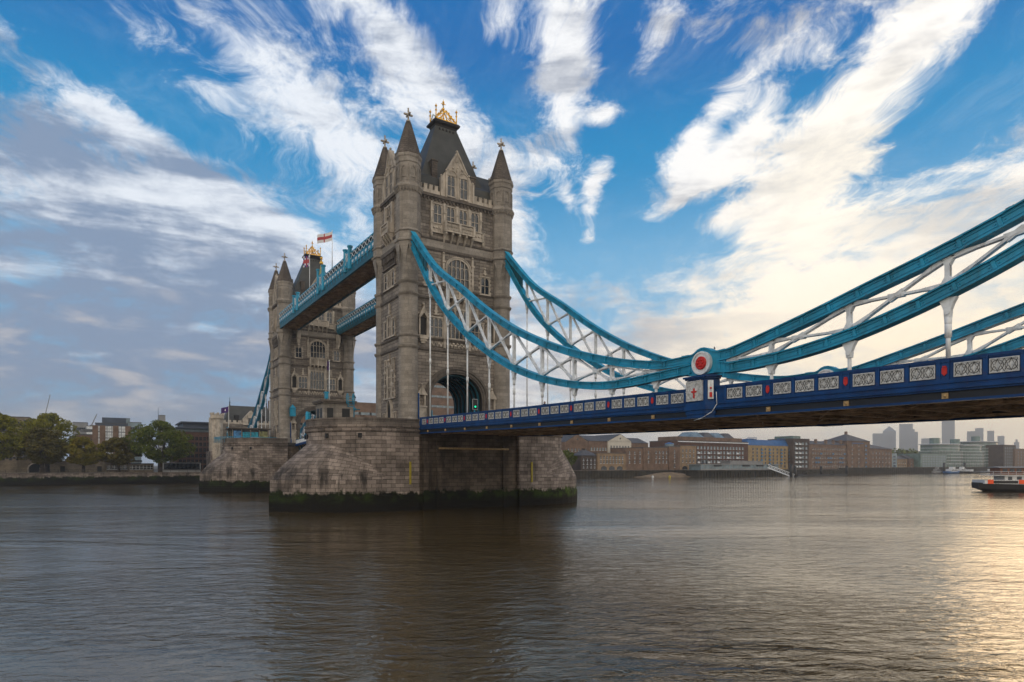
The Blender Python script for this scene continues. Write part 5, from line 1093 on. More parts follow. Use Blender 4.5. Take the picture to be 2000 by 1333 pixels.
t = bldg('house', 'small dark brick house with hipped slate roof and white windows at the waterside', -184, 1134, 1167, 890, 'brickdark', 3, 4, roof='hip', rh=3.2, depth=9, win=(.9,1.4)); H, L = HL(t); addbox(t, 'chimney', 'brickdark', -5.5,-4.5,-.6,.6,H+2,H+4.3)
bldg('warehouse', 'low tan brick block with arched ground floor openings in front of the cream building', -183, 1167, 1222, 886, 'bricktan', 3, 8, win=(1.0,1.9), depth=14, group=GR, ground_arch=3, skip=lambda i, j: i < 1)
for k, (u0, u1, v1, mt, cols, lab, X) in enumerate(((1222,1257,876,'brickbrown',3,'grey brown section of the long ribbed warehouse, nearest the cream building',-183),(1257,1276,875,'brickbrown',1,'narrow rounded brown brick bay between two warehouse sections',-182.2),(1276,1307,875,'brickbrown',4,'middle section of the long brown warehouse with paired windows',-183),(1328,1360,871,'bricktan',4,'lighter tan end section of the long warehouse with arched ground openings',-182.6))):
    bldg('warehouse', lab, X, u0, u1, v1, mt, 4, cols, win=(1.0,1.8), depth=14, group=GR, ground_arch=2 if k == 3 else 0, skip=lambda i, j: i < 1)
t = bldg('warehouse', 'slim brick stair tower crowned by a small pale glass cupola', -182, 1307, 1328, 873, 'brickbrown', 4, 1, win=(.9,2.2), depth=9, group=GR); H, L = HL(t)
m = MB(); m.ngon(-4.5,0,[(2.9,H),(2.9,H+1.8)],8); m.build('cupola', 'glassblue', t); m = MB(); m.ngon(-4.5,0,[(3.1,H+1.8),(2.6,H+2.3),(.2,H+3.0)],8); m.build('cupola_roof', 'blueroof', t)
t = bldg('apartment_block', 'large five storey brick apartment block with pale balconies and glazed rooftop gables', -190, 1324, 1461, 863, 'brickred', 5, 19, win=(1.7,1.7), depth=26, topm=2.4, wm='glassblue', balc=(lambda i, j: j % 3 == 1 and 0 < i < 4, 'white'), skip=lambda i, j: i < 1 and j % 2, band=(.36,.90)); H, L = HL(t)
addbox(t, 'cornice', 'white', -.1,.6,-L/2,L/2,H-.9,H-.3); addbox(t, 'upper_storey', 'brickbrown', -20,-3,-L/2+2,L/2-3,H,H+3.0)
for a0, a1, mt in ((-.26,-.08,'glassblue'),(-.08,.07,'slate'),(.07,.22,'glassblue'),(.22,.36,'slate')):
    m = MB(); c0, c1 = L*a0, L*a1; w_ = (c1-c0); m.loft([[(-4,c0,H+3),(-4,c1,H+3),(-18,c1,H+3),(-18,c0,H+3)],[(-7,c0+w_*.28,H+6.6),(-7,c1-w_*.28,H+6.6),(-15,c1-w_*.28,H+6.6),(-15,c0+w_*.28,H+6.6)]]); m.build('rooftop_gable', mt, t)
for j in range(6): w = wmesh(t, 3.0, 3.8, 'glass', 'cream', True); w.location = (.05, -L*.44+j*L*.066, 3.6)
t = bldg('apartment_block', 'yellow brick block with blue roof and blue balconies', -190, 1461, 1549, 871, 'brickyellow', 6, 10, win=(1.2,1.5), depth=20, topm=1.2, frm='bluerail', balc=(lambda i, j: j in (2,4,7,9) and i > 0, 'bluerail'), roof='mansard', roofm='blueroof', rh=4.2); H, L = HL(t)
for c0 in (-.36, .28):
    m = MB(); m.box(-12,-2,L*c0-5,L*c0+5,H+4.2,H+4.6); 
    for k in range(9): m.box(-2.2,-2.0,L*c0-5+k*1.25-.1,L*c0-5+k*1.25+.1,H+4.6,H+5.8)
    m.box(-2.2,-2.0,L*c0-5,L*c0+5,H+5.7,H+5.9); m.loft([[(-1.2,L*c0-4,H),(-1.2,L*c0+4,H),(-8,L*c0+4,H),(-8,L*c0-4,H)],[(-2.6,L*c0-2.4,H+5),(-2.6,L*c0+2.4,H+5),(-6,L*c0+2.4,H+5),(-6,L*c0-2.4,H+5)]]); m.build('roof_turret', 'blueroof', t)
t = bldg('apartment_block', 'stepped brown block with white curved balconies and glass roof storeys', -186, 1549, 1580, 858, 'brickdark', 6, 4, win=(2.2,1.6), depth=22, balc=(lambda i, j: j < 2, 'white'), wm='glassblue'); H, L = HL(t); addbox(t, 'roof_storey', 'glassgreen', -18,-2,-L/2+3,L/2-8,H,H+2.4)
t = bldg('warehouse', 'long brown brick warehouse with bright blue balconies and roof chimneys', -187, 1580, 1664, 869, 'brickbrown', 5, 16, win=(1.1,1.6), depth=20, balc=(lambda i, j: i in (1,2) and j % 5 in (1,2) or (i == 3 and j in (3,8,13)), 'bluerail'), roof='gable', rh=3.2, group=GR); H, L = HL(t)
for q_ in (-.45,-.28,-.05,.12,.3): addbox(t, 'chimney', 'brickbrown', -3.5,-2,L*q_-.9,L*q_+.9,H+.5,H+4.2)
t = bldg('warehouse_tower', 'square brick tower with overhanging pyramid roof and blue balconies', -186, 1655, 1699, 862, 'brickbrown', 6, 3, win=(1.2,1.7), depth=22, roof='pyr', rh=6.5, balc=(lambda i, j: j == 2, 'bluerail'), cat='tower building'); H, L = HL(t); addbox(t, 'chimney', 'brickbrown', -11.8,-10.2,-1,1,H+5,H+8.5); addbox(t, 'blue_band', 'blueroof', -.1,.3,-L*.3,L*.2,H-2.2,H-1.6)
bldg('warehouse', 'plain brick warehouse with low hipped roof right of the pyramid roofed tower', -186, 1699, 1742, 877, 'brickbrown', 4, 6, win=(1.3,1.8), depth=26, roof='hip', rh=4.4, group=GR)
bldg('small_block', 'small block with turquoise glass bays beside the brick warehouse', -192, 1742, 1752, 886, 'glassblue', 4, 1, win=(4,1.6), frm='bluerail', depth=12)
bldg('low_house', 'low tan gabled house on the quay left of the green glass apartments', -200, 1752, 1776, 897, 'bricktan', 2, 5, depth=14, roof='gable', rh=3, group='low gabled houses on the quay')
bldg('low_house', 'low brown gabled house on the quay, next to the green glass apartments', -198, 1776, 1800, 897, 'brickbrown', 2, 4, depth=14, roof='gable', rh=4, group='low gabled houses on the quay')
def crescent(u0, u1, v1, X, label, tiers=6, drum=None):
    a, b_ = atX(u0,v1,X), atX(u1,v1,X); L = b_.y-a.y; H = (a.z+b_.z)/2-5.6; t = thing('glass_apartments', label, 'apartment building', (X-14,(a.y+b_.y)/2,5.6), group='green glass riverside apartments'); n = 26
    def half(z, k, over=0): return [(16*k*math.sin(math.pi*i/n)+over*math.sin(math.pi*i/n), -(L/2*k+over)*math.cos(math.pi*i/n), z) for i in range(n+1)] + [(-10, L/2*k, z), (-10, -L/2*k, z)]
    m = MB(); hl = H/tiers
    for i in range(tiers): m.loft([half(i*hl, .97 if i < tiers-2 else .85), half((i+1)*hl-.3, .97 if i < tiers-2 else .85)])
    m.build('glass_storeys', 'glassgreen', t)
    m = MB()
    for i in range(tiers): m.loft([half((i+1)*hl-.3, 1.0 if i < tiers-2 else .88), half((i+1)*hl, 1.0 if i < tiers-2 else .88)])
    m.loft([half(H, .98), half(H+.6, 1.0), half(H+.9, .9)]); m.build('floor_slabs', 'white' if tiers > 6 else 'concrete', t)
    m = MB()
    for i in range(1, 24): th = math.pi*i/24; x, y = 16.1*.97*math.sin(th), -L/2*.975*math.cos(th); m.box(x-.15,x+.15,y-.15,y+.15,0,hl*(tiers-2))
    m.build('facade_ribs', 'concrete', t)
    if drum: m = MB(); m.ngon(-2, drum*L, [(4.5,H),(4.5,H+7)], 10); m.build('roof_drum', 'glassgreen', t)
bldg('glass_block', 'pale low glass block at the left end of the green crescents', -192, 1798, 1850, 887, 'glassgreen', 5, 9, win=(4,1.7), wm='glassblue', frm='concrete', depth=20)
crescent(1845, 1893, 869, -190, 'left green glass apartment crescent with a small rooftop drum', 7, -.2); crescent(1890, 1934, 871, -190, 'middle green glass apartment crescent, lowest roofed of the three', 7, -.3); crescent(1918, 1966, 864, -206, 'right green glass apartment crescent, tallest of the three with a broad curved roof', 8, -.1)
bldg('riverside_block', 'grey brown stepped apartment block right of the green glass crescents', -192, 1960, 1984, 870, 'brickdark', 7, 5, win=(2,1.7), depth=20, wm='glassblue'); bldg('riverside_block', 'brown apartment block touching the right edge of the view', -190, 1982, 2040, 878, 'brickbrown', 6, 9, win=(1.6,1.6), depth=20, wm='glassblue')
# --- distant skyscrapers
def sky_tower(label, u0, u1, v1, D, pyr=None, step=None, slope=0):
    a, b_ = atD(u0,v1,D), atD(u1,v1,D); w = (b_-a).length; c = (a+b_)/2; H = c.z-4.2; rz_ = YAW-math.atan(((u0+u1)/2-1000)/FPX); w *= math.cos(math.atan(((u0+u1)/2-1000)/FPX))*.98; t = thing('skyscraper', label, 'skyscraper', (c.x,c.y,4.2), rz_, group='hazy skyscrapers on the horizon')
    m = MB(); m.loft([[(-w/2,-w/2,0),(w/2,-w/2,0),(w/2,w/2,0),(-w/2,w/2,0)],[(-w/2,-w/2,H),(w/2,-w/2,H-slope),(w/2,w/2,H-slope),(-w/2,w/2,H)]])
    if step: m.box(-w/2+w*step[0],-w/2+w*step[1],-w/2,w/2-2,H,H+step[2])
    m.build('tower_body', 'hazeglass', t)
    m = MB(); k = max(3, int(w/9))
    for i in range(k): x = -w/2+w*(i+.5)/k; m.box(x-.8,x+.8,-w/2-.8,-w/2,0,H-6-slope)
    m.build('facade_ribs', 'concrete', t)
    if pyr: m = MB(); m.loft([[(-w/2,-w/2,H),(w/2,-w/2,H),(w/2,w/2,H),(-w/2,w/2,H)],[(-.5,-.5,H+pyr),(.5,-.5,H+pyr),(.5,.5,H+pyr),(-.5,.5,H+pyr)]]); m.build('pyramid_roof', 'hazeglass', t)
DD = 3300
sky_tower('hazy skyscraper with a pyramid top', 1724, 1750, 843, DD, pyr=27); sky_tower('hazy flat topped slab tower left of the pyramid topped one', 1704, 1727, 847, DD-60, slope=2)
sky_tower('tall hazy flat topped skyscraper just right of the pyramid topped one', 1756, 1783, 829, DD); sky_tower('narrow hazy stepped tower behind the tall flat topped skyscraper', 1780, 1793, 844, DD+90, step=(0,.5,14))
sky_tower('broad low hazy slab tower between the two tallest ones', 1799, 1837, 857, DD-150); sky_tower('tallest hazy skyscraper, its top hidden by the bridge deck', 1839, 1865, 818, DD)
sky_tower('hazy stepped twin block right of the tallest skyscraper', 1888, 1921, 843, DD, step=(.5,1,15)); sky_tower('slim hazy tower with a crane above it', 1928, 1942, 842, DD); sky_tower('small hazy tower between the crane tower and the right edge', 1948, 1962, 852, DD); sky_tower('small hazy tower with narrow top near the right edge', 1980, 1991, 864, DD, step=(.3,.7,14))
# --- far tree belts
def leafy(mb, c, rx, ry, rz, n, s, rnd):
    for _ in range(n):
        th = rnd.uniform(0, 2*math.pi); cp = rnd.uniform(-1, 1); r = rnd.uniform(.55, 1.0)**.5; sp = math.sqrt(1-cp*cp)
        p = Vector((c[0]+rx*r*sp*math.cos(th), c[1]+ry*r*sp*math.sin(th), c[2]+rz*r*cp)); a = Vector((rnd.gauss(0,1),rnd.gauss(0,1),rnd.gauss(0,1))).normalized(); b_ = a.cross(Vector((rnd.gauss(0,1),rnd.gauss(0,1),rnd.gauss(0,1)))).normalized(); k = s*rnd.uniform(.6,1.4)
        mb.face([p-a*k, p-b_*k*.6, p+a*k, p+b_*k*.6], uv=[(0,0)]*4)
def leafmat(name, c1, c2, c3):
    m, q, b = newmat(name); oc = q.n('ShaderNodeTexCoord').outputs['Object']; col = q.mix(q.ss(q.noise(oc, .28, 5, .6), .38, .62), c1, c2); col = q.mix(q.ss(q.noise(oc, 2.2, 3, .6), .45, .7, 0, .8), col, c3)
    q.put(b.inputs['Base Color'], col); b.inputs['Roughness'].default_value = .75; b.inputs['Specular IOR Level'].default_value = .2; return m
M['leafdark'] = leafmat('dark_green_leaves', (0.052,0.075,0.008,1), (0.098,0.123,0.012,1), (0.163,0.181,0.017,1)); M['leafgreen'] = leafmat('olive_green_leaves', (0.111,0.119,0.011,1), (0.195,0.189,0.016,1), (0.286,0.246,0.022,1))
M['leafbrown'] = leafmat('autumn_brown_leaves', (0.078,0.064,0.014,1), (0.124,0.096,0.018,1), (0.098,0.102,0.017,1)); M['leafyellow'] = leafmat('yellowing_leaves', (0.143,0.123,0.012,1), (0.247,0.189,0.017,1), (0.104,0.104,0.013,1)); M['bark'] = mat('plane_tree_bark', (.055,.042,.03), .9, var=.4, scale=2)
rnd = random.Random(3); m = MB(); A, B_ = atX(1735,880,-330), atX(1850,880,-330)
for k in range(60): y = A.y+(B_.y-A.y)*k/60; h_ = 20+5*math.sin(k*.7)+rnd.uniform(-2,2); leafy(m, (rnd.uniform(-15,15), y-A.y, h_*.5), 10, 12, h_*.5, 90, 2.2, rnd)
tag(m.build('distant_wood', 'leafdark', None, (-330, A.y, 4.2)), 'mass of dull green trees below the hazy skyscrapers', 'wood', kind='stuff')
# ================================================================== TREES
def tree(u, half_px, vtop, vbase, X, mt, label, seed, trunk_px=8, cb=.20, grp='trees along the far quay'):
    rnd = random.Random(seed); p = atX(u, vbase, X); sc_ = (p-CAM).dot(FW)/FPX; w = half_px*sc_; H = (vbase-vtop)*sc_; t = thing('plane_tree', label, 'tree', (X, p.y, 4.2), group=grp); H = atX(u,vtop,X).z-4.2
    tr = MB(); th = H*cb; r0 = trunk_px*sc_*.5; tr.tube((0,0,-.2),(0,0,th*.5), r0*1.25, r0, 10); tr.tube((0,0,th*.5),(.2,.1,th*1.3), r0, r0*.75, 10); limbs = []
    for k in range(9):
        a = 2*math.pi*k/9+rnd.uniform(-.3,.3); e = Vector((w*.62*math.cos(a), w*.62*math.sin(a), H*rnd.uniform(.5,.8))); b0 = Vector((.1,.05,th*rnd.uniform(.8,1.25))); mid = b0.lerp(e,.5)+Vector((0,0,H*.03)); tr.tube(b0, mid, r0*.42, r0*.25, 7); tr.tube(mid, e, r0*.25, r0*.07, 6); limbs.append(e)
        for q_ in range(2): e2 = mid+Vector((rnd.uniform(-1,1)*w*.3, rnd.uniform(-1,1)*w*.3, H*rnd.uniform(.08,.22))); tr.tube(mid, e2, r0*.16, r0*.05, 5)
    tr.build('trunk', 'bark', t); cr = MB(); zc = th+(H-th)*.5; rz = (H-th)*.5
    N = 100
    for k in range(N):
        g1 = rnd.uniform(-1,1); a = rnd.uniform(0,2*math.pi); s_ = math.sqrt(1-g1*g1)*rnd.uniform(.35,.95); prof = 1.0 if g1 < .2 else 1-.25*(g1-.2)
        c = (w*s_*prof*math.cos(a), w*s_*prof*math.sin(a), zc+rz*g1*.84); rr = w*rnd.uniform(.13,.25); leafy(cr, c, rr, rr, rr*.66, 190, .34*max(1, sc_/.22), rnd)
    cr.build('crown', mt, t)
tree(-8, 52, 803, 924, -190, 'leafgreen', 'tall green tree cut by the left edge of the view', 1); tree(92, 58, 806, 922, -212, 'leafgreen', 'broad green tree rising behind the brown one', 2); tree(82, 50, 836, 922, -190, 'leafbrown', 'brownish tree in front of the broad green one', 3)
tree(163, 38, 853, 922, -188, 'leafyellow', 'small yellowing tree beside the brown one', 4, 6); tree(232, 36, 855, 922, -189, 'leafbrown', 'small olive brown tree left of the round dark green one', 5, 5); tree(314, 60, 823, 923, -188, 'leafdark', 'large round dark green tree with a forked trunk near the brick warehouse', 6, 9, cb=.20)
tree(1104, 22, 880, 926, -184, 'leafdark', 'dark willow like tree at the water edge just right of the pier', 7, 4, cb=.12, grp=None)
# ================================================================== LEFT BANK BACKDROP
t = thing('castle_wall', 'old castle wall with battlements and an arched gate behind the trees', 'castle wall', (-222, -110, 4.2)); ya, yb = atX(-60,900,-222).y+110, atX(215,900,-222).y+110
m = MB(); gy = atX(70,910,-222).y+110; m.box(-2,0,ya,gy-2.4,0,5.0); m.box(-2,0,gy+2.4,yb,0,5.0); m.box(-2,0,gy-2.4,gy+2.4,3.7,5.0)
y = ya
while y < yb-1.5: m.box(-.9,.05,y,y+1.3,5.0,5.7); y += 2.2
m.build('wall', 'castle', t); m = MB(); m.box(-2.2,-1.6,gy-2.3,gy+2.3,0,3.6); m.build('gate', 'black', t)
m = MB()
for k in range(8): a0, a1 = math.pi*k/8, math.pi*(k+1)/8; m.beam((.1,gy-2.6*math.cos(a0),1.6+2.3*math.sin(a0)), (.1,gy-2.6*math.cos(a1),1.6+2.3*math.sin(a1)), .5, .5)
m.box(-.1,.3,gy-2.9,gy-2.4,0,1.6); m.box(-.1,.3,gy+2.4,gy+2.9,0,1.6); m.build('gate_surround', 'trim', t)
for yy in (gy+9, gy+22): m = MB(); m.box(-.1,.06,yy-.8,yy+.8,.2,2.6); m.build('doorway', 'black', t)
BL = 'city buildings behind the castle trees'
bldg('office_block', 'beige office block at the far left behind the trees', -330, -10, 58, 815, 'castle', 7, 9, win=(2.4,2.0), frm='concrete', group=BL, depth=30); bldg('office_block', 'dark blue grey office block just left of the tall trees', -300, 46, 78, 822, 'darkpanel', 7, 5, win=(2.2,2.0), frm='concrete', group=BL, depth=20)
bldg('office_block', 'pale concrete office block right of the broad green tree', -420, 142, 171, 826, 'concrete', 6, 6, win=(2.6,2.2), wm='glassblue', group=BL, depth=20); bldg('office_block', 'low office block with dark horizontal window bands', -340, 169, 188, 833, 'white', 8, 1, win=(11,1.5), frm=None, group=BL, depth=20, topm=.5); bldg('brown_house', 'low brown brick block below the banded office', -280, 148, 190, 850, 'brickbrown', 5, 8, group=BL, depth=14)
t = bldg('office_block', 'dark blue block with brick piers and large white windows above the trees', -270, 186, 250, 828, 'darkpanel', 7, 6, win=(1.8,2.6), wm='white', frm='concrete', group=BL, depth=24); H, L = HL(t)
for q_ in (-.5,-.28,.12,.5): addbox(t, 'brick_pier', 'brickbrown', -.1,.5,L*q_-1.2,L*q_+1.2,0,H-1)
addbox(t, 'roof_storey', 'darkpanel', -18,-3,-L*.3,L*.45,H,H+3.2)
bldg('glass_tower', 'stepped pale glass tower behind the dark blue block', -360, 214, 254, 818, 'glassblue', 9, 7, win=(3.2,1.2), frm='concrete', group=BL, depth=24); bldg('glass_tower', 'lower right wing of the stepped pale glass tower', -352, 250, 276, 826, 'glassblue', 8, 5, win=(3.0,1.2), frm='concrete', group=BL, depth=24)
bldg('plant_room', 'small plain grey block standing over the round dark tree', -420, 311, 323, 812, 'concrete', 5, 2, group=BL, depth=10); t = thing('radio_mast', 'thin mast left of the small plain grey block', 'mast', tuple(atX(309,850,-420))); m = MB(); m.tube((0,0,-25),(0,0,20),.35,.1,6); m.build('pole', 'black', t)
t = bldg('warehouse', 'dark red brick warehouse with modern dark roof storeys left of the stone gatehouse', -205, 343, 424, 845, 'brickred', 6, 9, win=(1.1,1.5), depth=30, frm='brickdark', group=None); H, L = HL(t)
addbox(t, 'glass_storey', 'glassblue', -26,-1,-L/2,L/2,H,H+1.6); addbox(t, 'roof_storey', 'darkpanel', -26,.8,-L/2,L/2,H+1.6,H+2.2); addbox(t, 'roof_storey', 'darkpanel', -26,-2,-L/2+3,L/2,H+2.2,H+4.2); addbox(t, 'roof_storey', 'darkpanel', -26,-.5,-L/2+2,L/2,H+4.2,H+4.7)
bldg('bank_building', 'low grey riverside building with square dark openings beside the far pier', -186, 318, 392, 905, 'concrete', 1, 8, win=(2.4,2.4), depth=10, cat='building', frm='black'); bldg('bank_building', 'low tan riverside building behind the small trees', -192, 252, 300, 907, 'castle', 1, 6, win=(1.6,1.6), depth=10); bldg('bank_building', 'pale shed wall between two small trees', -198, 205, 252, 903, 'castle', 1, 4, win=(1.6,1.6), depth=8)
t = thing('modern_hotel', 'plain brown concrete hotel with long window strips behind the towers', 'hotel', (-235, 0, 4.2)); ya, yb = atX(540,790,-235).y, atX(745,790,-235).y
HT = atX(700,786,-235).z-4.2; m = MB(); m.box(-20,0,ya,yb,0,HT); m.build('wall', 'brickbrown', t)
for i in range(5):
    for j in range(9): q_ = MB() if (i+j) == 0 else None; w = wmesh(t, 7.5, 1.3, 'glassblue', 'concrete'); w.location = (.03, ya+(yb-ya)*(j+.5)/9, 3+i*HT/5.4)
t = bldg('brick_tower_block', 'stepped brown brick block seen through the nearer archway', -260, 835, 915, 738, 'brickbrown', 9, 6, win=(4,1.2), wm='glassblue', frm='concrete', depth=20, roof='flat')
def crane(u0, v0, u1, v1, D, label):
    a, b_ = atD(u0,v0,D), atD(u1,v1,D); t = thing('luffing_crane', label, 'crane', tuple(a), group='cranes over the city'); dv = b_-a
    for off in ((0,0,.8),(0,0,-.8)): pass
    m = MB(); m.beam((0,0,.7), tuple(dv+Vector((0,0,.4))), .35, .35); m.beam((0,0,-.7), tuple(dv), .35, .35); n = 12
    for i in range(n): p, q_ = dv*(i/n), dv*((i+1)/n); m.beam(p+Vector((0,0,.7)), q_-Vector((0,0,.6)), .2, .2); m.beam(p-Vector((0,0,.7)), q_+Vector((0,0,.6)), .2, .2)
    m.build('jib', 'concrete', t); m = MB(); m.box(-.7,.7,-.7,.7,-35,0); m.box(-2.5,-.5,-1,1,-1,1.2); m.build('mast', 'concrete', t)
crane(88, 812, 98, 772, 620, 'tall thin luffing crane above the broad green tree'); crane(178, 833, 189, 810, 560, 'shorter luffing crane above the banded office'); crane(1933, 842, 1940, 826, 3200, 'tiny crane on top of a hazy tower')
# --- gatehouse at the far end of the bridge
def gatehouse():
    G = thing('gatehouse', 'stone gatehouse with battlements and steep roof at the far end of the bridge', 'gatehouse', (-179.4,0,4.0))
    m = MB(); H = 20.4
    for s in (-1, 1): m.box(-12,0,s*5,s*11.5,0,H)
    m.box(-12,0,-5,5,14.5,H); m.box(-12.2,.3,-11.7,11.7,H-.9,H-.4); m.build('wall', 'granite', G)
    for s in (-1, 1):
        t_ = MB(); t_.ngon(-.5, s*13.0, [(2.9,-3.9),(2.9,2),(2.3,3),(2.3,H+1.4),(2.7,H+2.0),(2.7,H+3.4),(2.2,H+3.4)], 8, .39); t_.ngon(-11.5, s*12.5, [(2.3,-3.9),(2.3,H+3)], 8, .39)
        for k in range(8): a = k*math.pi/4; t_.box(-.5+2.35*math.cos(a)-.4,-.5+2.35*math.cos(a)+.4,s*13+2.35*math.sin(a)-.4,s*13+2.35*math.sin(a)+.4,H+3.4,H+4.3)
        t_.build('turret', 'trim', G)
    b_ = MB(); y = -11
    while y < 11:
        if abs(y) > 3: b_.box(-.5,.15,y,y+1.2,H,H+1.5)
        y += 2.0
    b_.box(-.5,.1,-11.5,11.5,H,H+.7); b_.build('battlement', 'trim', G)
    r = MB(); r.loft([[(-.8,-10.8,H),(-.8,10.8,H),(-11.5,10.8,H),(-11.5,-10.8,H)],[(-5.6,-7.5,H+8),(-5.6,7.5,H+8),(-6.4,7.5,H+8),(-6.4,-7.5,H+8)]]); ro = r.build('roof', 'roof', G)
    for s in (-1, 1): f = MB(); f.ngon(-6, s*7.4, [(.35,H+7.8),(.15,H+9),(.3,H+9.4),(.1,H+9.8),(.08,H+11.4),(.02,H+11.8)], 6); f.build('finial', 'dark', ro)
    for y in (-5.4, 5.4): d_ = MB(); d_.box(-3.4,-1.6,y-.8,y+.8,H+1.5,H+3.6); d_.box(-3.4,-1.5,y-1,y+1,H+3.6,H+3.8); d_.build('roof_window', 'dark', ro)
    d_ = MB(); d_.ext([(-3.2,H-1),(3.2,H-1),(3.2,H+2.2),(0,H+5.8),(-3.2,H+2.2)], lambda a, b__, c_: Vector((c_,a,b__)), -3.5, .3); dd_ = d_.build('dormer', 'trim', G)
    w = MB(); w.box(.3,.36,-1.2,1.2,H+.2,H+2.6); w.build('window', 'glass', dd_)
    a_ = MB(); K = 12
    for i in range(K): p0, p1 = math.pi*i/K, math.pi*(i+1)/K; a_.beam((.15,-5.2*math.cos(p0),10+4.2*math.sin(p0)), (.15,-5.2*math.cos(p1),10+4.2*math.sin(p1)), .5, .6)
    a_.build('arch_moulding', 'trim', G)
    for y in (-8.2, 8.2):
        for z in (10.5, 15.5): w = MB(); w.box(-.02,.06,y-.6,y+.6,z,z+2); w.box(-.02,.2,y-.8,y+.8,z-.3,z); w.build('window', ['glass'], G)
    return G
G1 = gatehouse()
t = thing('abutment', 'low stone abutment under the far gatehouse', 'abutment', (-179.6,0,0)); m = MB(); m.box(-14,.8,-15.5,15.5,-1.2,13.0); m.build('wall', 'pierstone', t)
t = thing('approach_viaduct', 'blue and white parapet of the approach road left of the far pier', 'viaduct', (-192,0,0)); m = MB(); m.box(-60,-2,-10,-9,7,12.3); m.build('wall', 'granite', t); m = MB(); m.box(-60,-2,-10.1,-9.9,12.3,12.6); m.box(-60,-2,-10.1,-9.9,13.5,13.7)
for k in range(20): m.box(-60+k*3,-59.5+k*3,-10.15,-9.85,12.3,14.2)
m.build('parapet', 'navy', t)
# ================================================================== FLOATING PIER, BOATS, BUOYS
a, b_ = atX(1364,920,-160), atX(1528,920,-160); L = b_.y-a.y
t = thing('pier_building', 'long low grey pier building with signs standing over the water on dark piles', 'pier building', (-160,(a.y+b_.y)/2,0)); sc_ = (a-CAM).dot(FW)/FPX
m = MB(); m.box(-12,0,-L/2,L/2,3.5,4.2); m.build('platform', 'piledark', t); m = MB()
for k in range(34): y = -L/2+.5+(L-1)*k/33; m.box(-.5,.1,y-.3,y+.3,-1,3.5)
m.box(-11,-.6,-L/2+1,L/2-1,-1,3.5); m.build('piles', 'piledark', t)
m = MB(); m.box(-10,-.8,-L/2+3,L/2-3,4.2,7.6); m.build('hall', 'glassblue', t); m = MB(); m.box(-10.5,-.2,-L/2+2,L/2-2,7.6,8.0); m.box(-9.5,-2.0,-L*.02-8,L*.18+8,8.0,9.8); m.box(-9.8,-1.8,-L*.02-9,L*.18+9,9.8,10.1)
for k in range(30): y = -L/2+3.5+(L-7)*k/29; m.box(-.85,-.7,y-.12,y+.12,4.2,7.6)
m.box(-.9,-.65,-L/2+3,L/2-3,4.2,5.1); m.build('roof_and_frame', 'concrete', t)
for q_ in (-.28,.05,.22,.36): addbox(t, 'sign_panel', 'black', -.55,-.35,L*q_-3.5,L*q_+3.5,6.5,7.5)
a, b_ = atX(1500,914,-156), atX(1552,934,-140); t = thing('gangway', 'white lattice gangway sloping down from the pier building', 'gangway', tuple(a)); dv = b_-a; m = MB(); a0 = Vector((0,0,0)); m.beam(a0, dv, 2.6, .3); n = 10
for y in (0,): m.beam(Vector((0,0,2.2)), dv+Vector((0,0,2.2)), .25, .3)
for i in range(n): p, q_ = dv*(i/n), dv*((i+1)/n); m.beam(p, q_+Vector((0,0,2.2)), .18, .18); m.beam(p+Vector((0,0,2.2)), q_, .18, .18)
m.build('lattice_side', 'white', t)
def dolphin(u, vb, vt, X, label):
    p = atX(u,vb,X); zt = atX(u,vt,X).z; t = thing('mooring_pile', label, 'mooring pile', (X,p.y,0), group='black mooring piles in the river'); m = MB(); m.tube((0,0,-1),(0,0,zt),.9,.9,12); m.ngon(0,0,[(1.0,zt),(.9,zt+.3)],12); m.build('pile', 'black', t)
dolphin(1545, 938, 908, -140, 'tallest black mooring pile beside the white gangway'); dolphin(1553, 938, 912, -142, 'second black mooring pile just right of the gangway pile'); dolphin(1604, 930, 912, -150, 'black mooring pile in front of the blue balconied warehouse'); dolphin(1654, 930, 911, -150, 'black mooring pile below the pyramid roofed tower'); dolphin(1844, 927, 905, -160, 'left black mooring pile by the moored boats'); dolphin(1884, 926, 905, -160, 'right black mooring pile by the moored boats')
a, b_ = atX(1558,934,-145), atX(1655,932,-145); t = thing('floating_pontoon', 'long dark floating pontoon below the brown warehouses', 'pontoon', (-145,(a.y+b_.y)/2,0)); L = b_.y-a.y; m = MB(); m.box(-6,0,-L/2,L/2,-.4,1.0); m.build('hull', 'black', t); m = MB(); m.box(-4,-1,-L*.3,-L*.1,1,2.8); m.box(-4,-1,L*.25,L*.45,1,3.2); m.build('cabin', 'piledark', t)
for i, u in enumerate((1275, 1308, 1372, 1399, 1466)):
    p = atX(u,936,-163+i*.5); t = thing('mooring_buoy', 'x', 'buoy', (p.x,p.y,0), group='pale mooring buoys below the quay'); t['label'] = ['leftmost pale mooring buoy, in front of the tan foreshore','pale mooring buoy at the right side of the tan foreshore','pale mooring buoy at the left end of the pier building','pale mooring buoy second from the left below the pier building','pale mooring buoy below the right end of the pier building'][i]
    m = MB(); m.ball((0,0,.4),.75,10); m.tube((0,0,1.0),(0,0,1.5),.08); m.build('float', 'yellow' if i in (1,3) else 'white', t)
M['orange'] = mat('orange_panel', (.85,.10,.02), .6, var=.1); M['wood'] = mat('varnished_cabin_wood', (.17,.06,.03), .5, var=.3); M['hullwhite'] = mat('white_hull_paint', (.62,.62,.62), .5, var=.15)
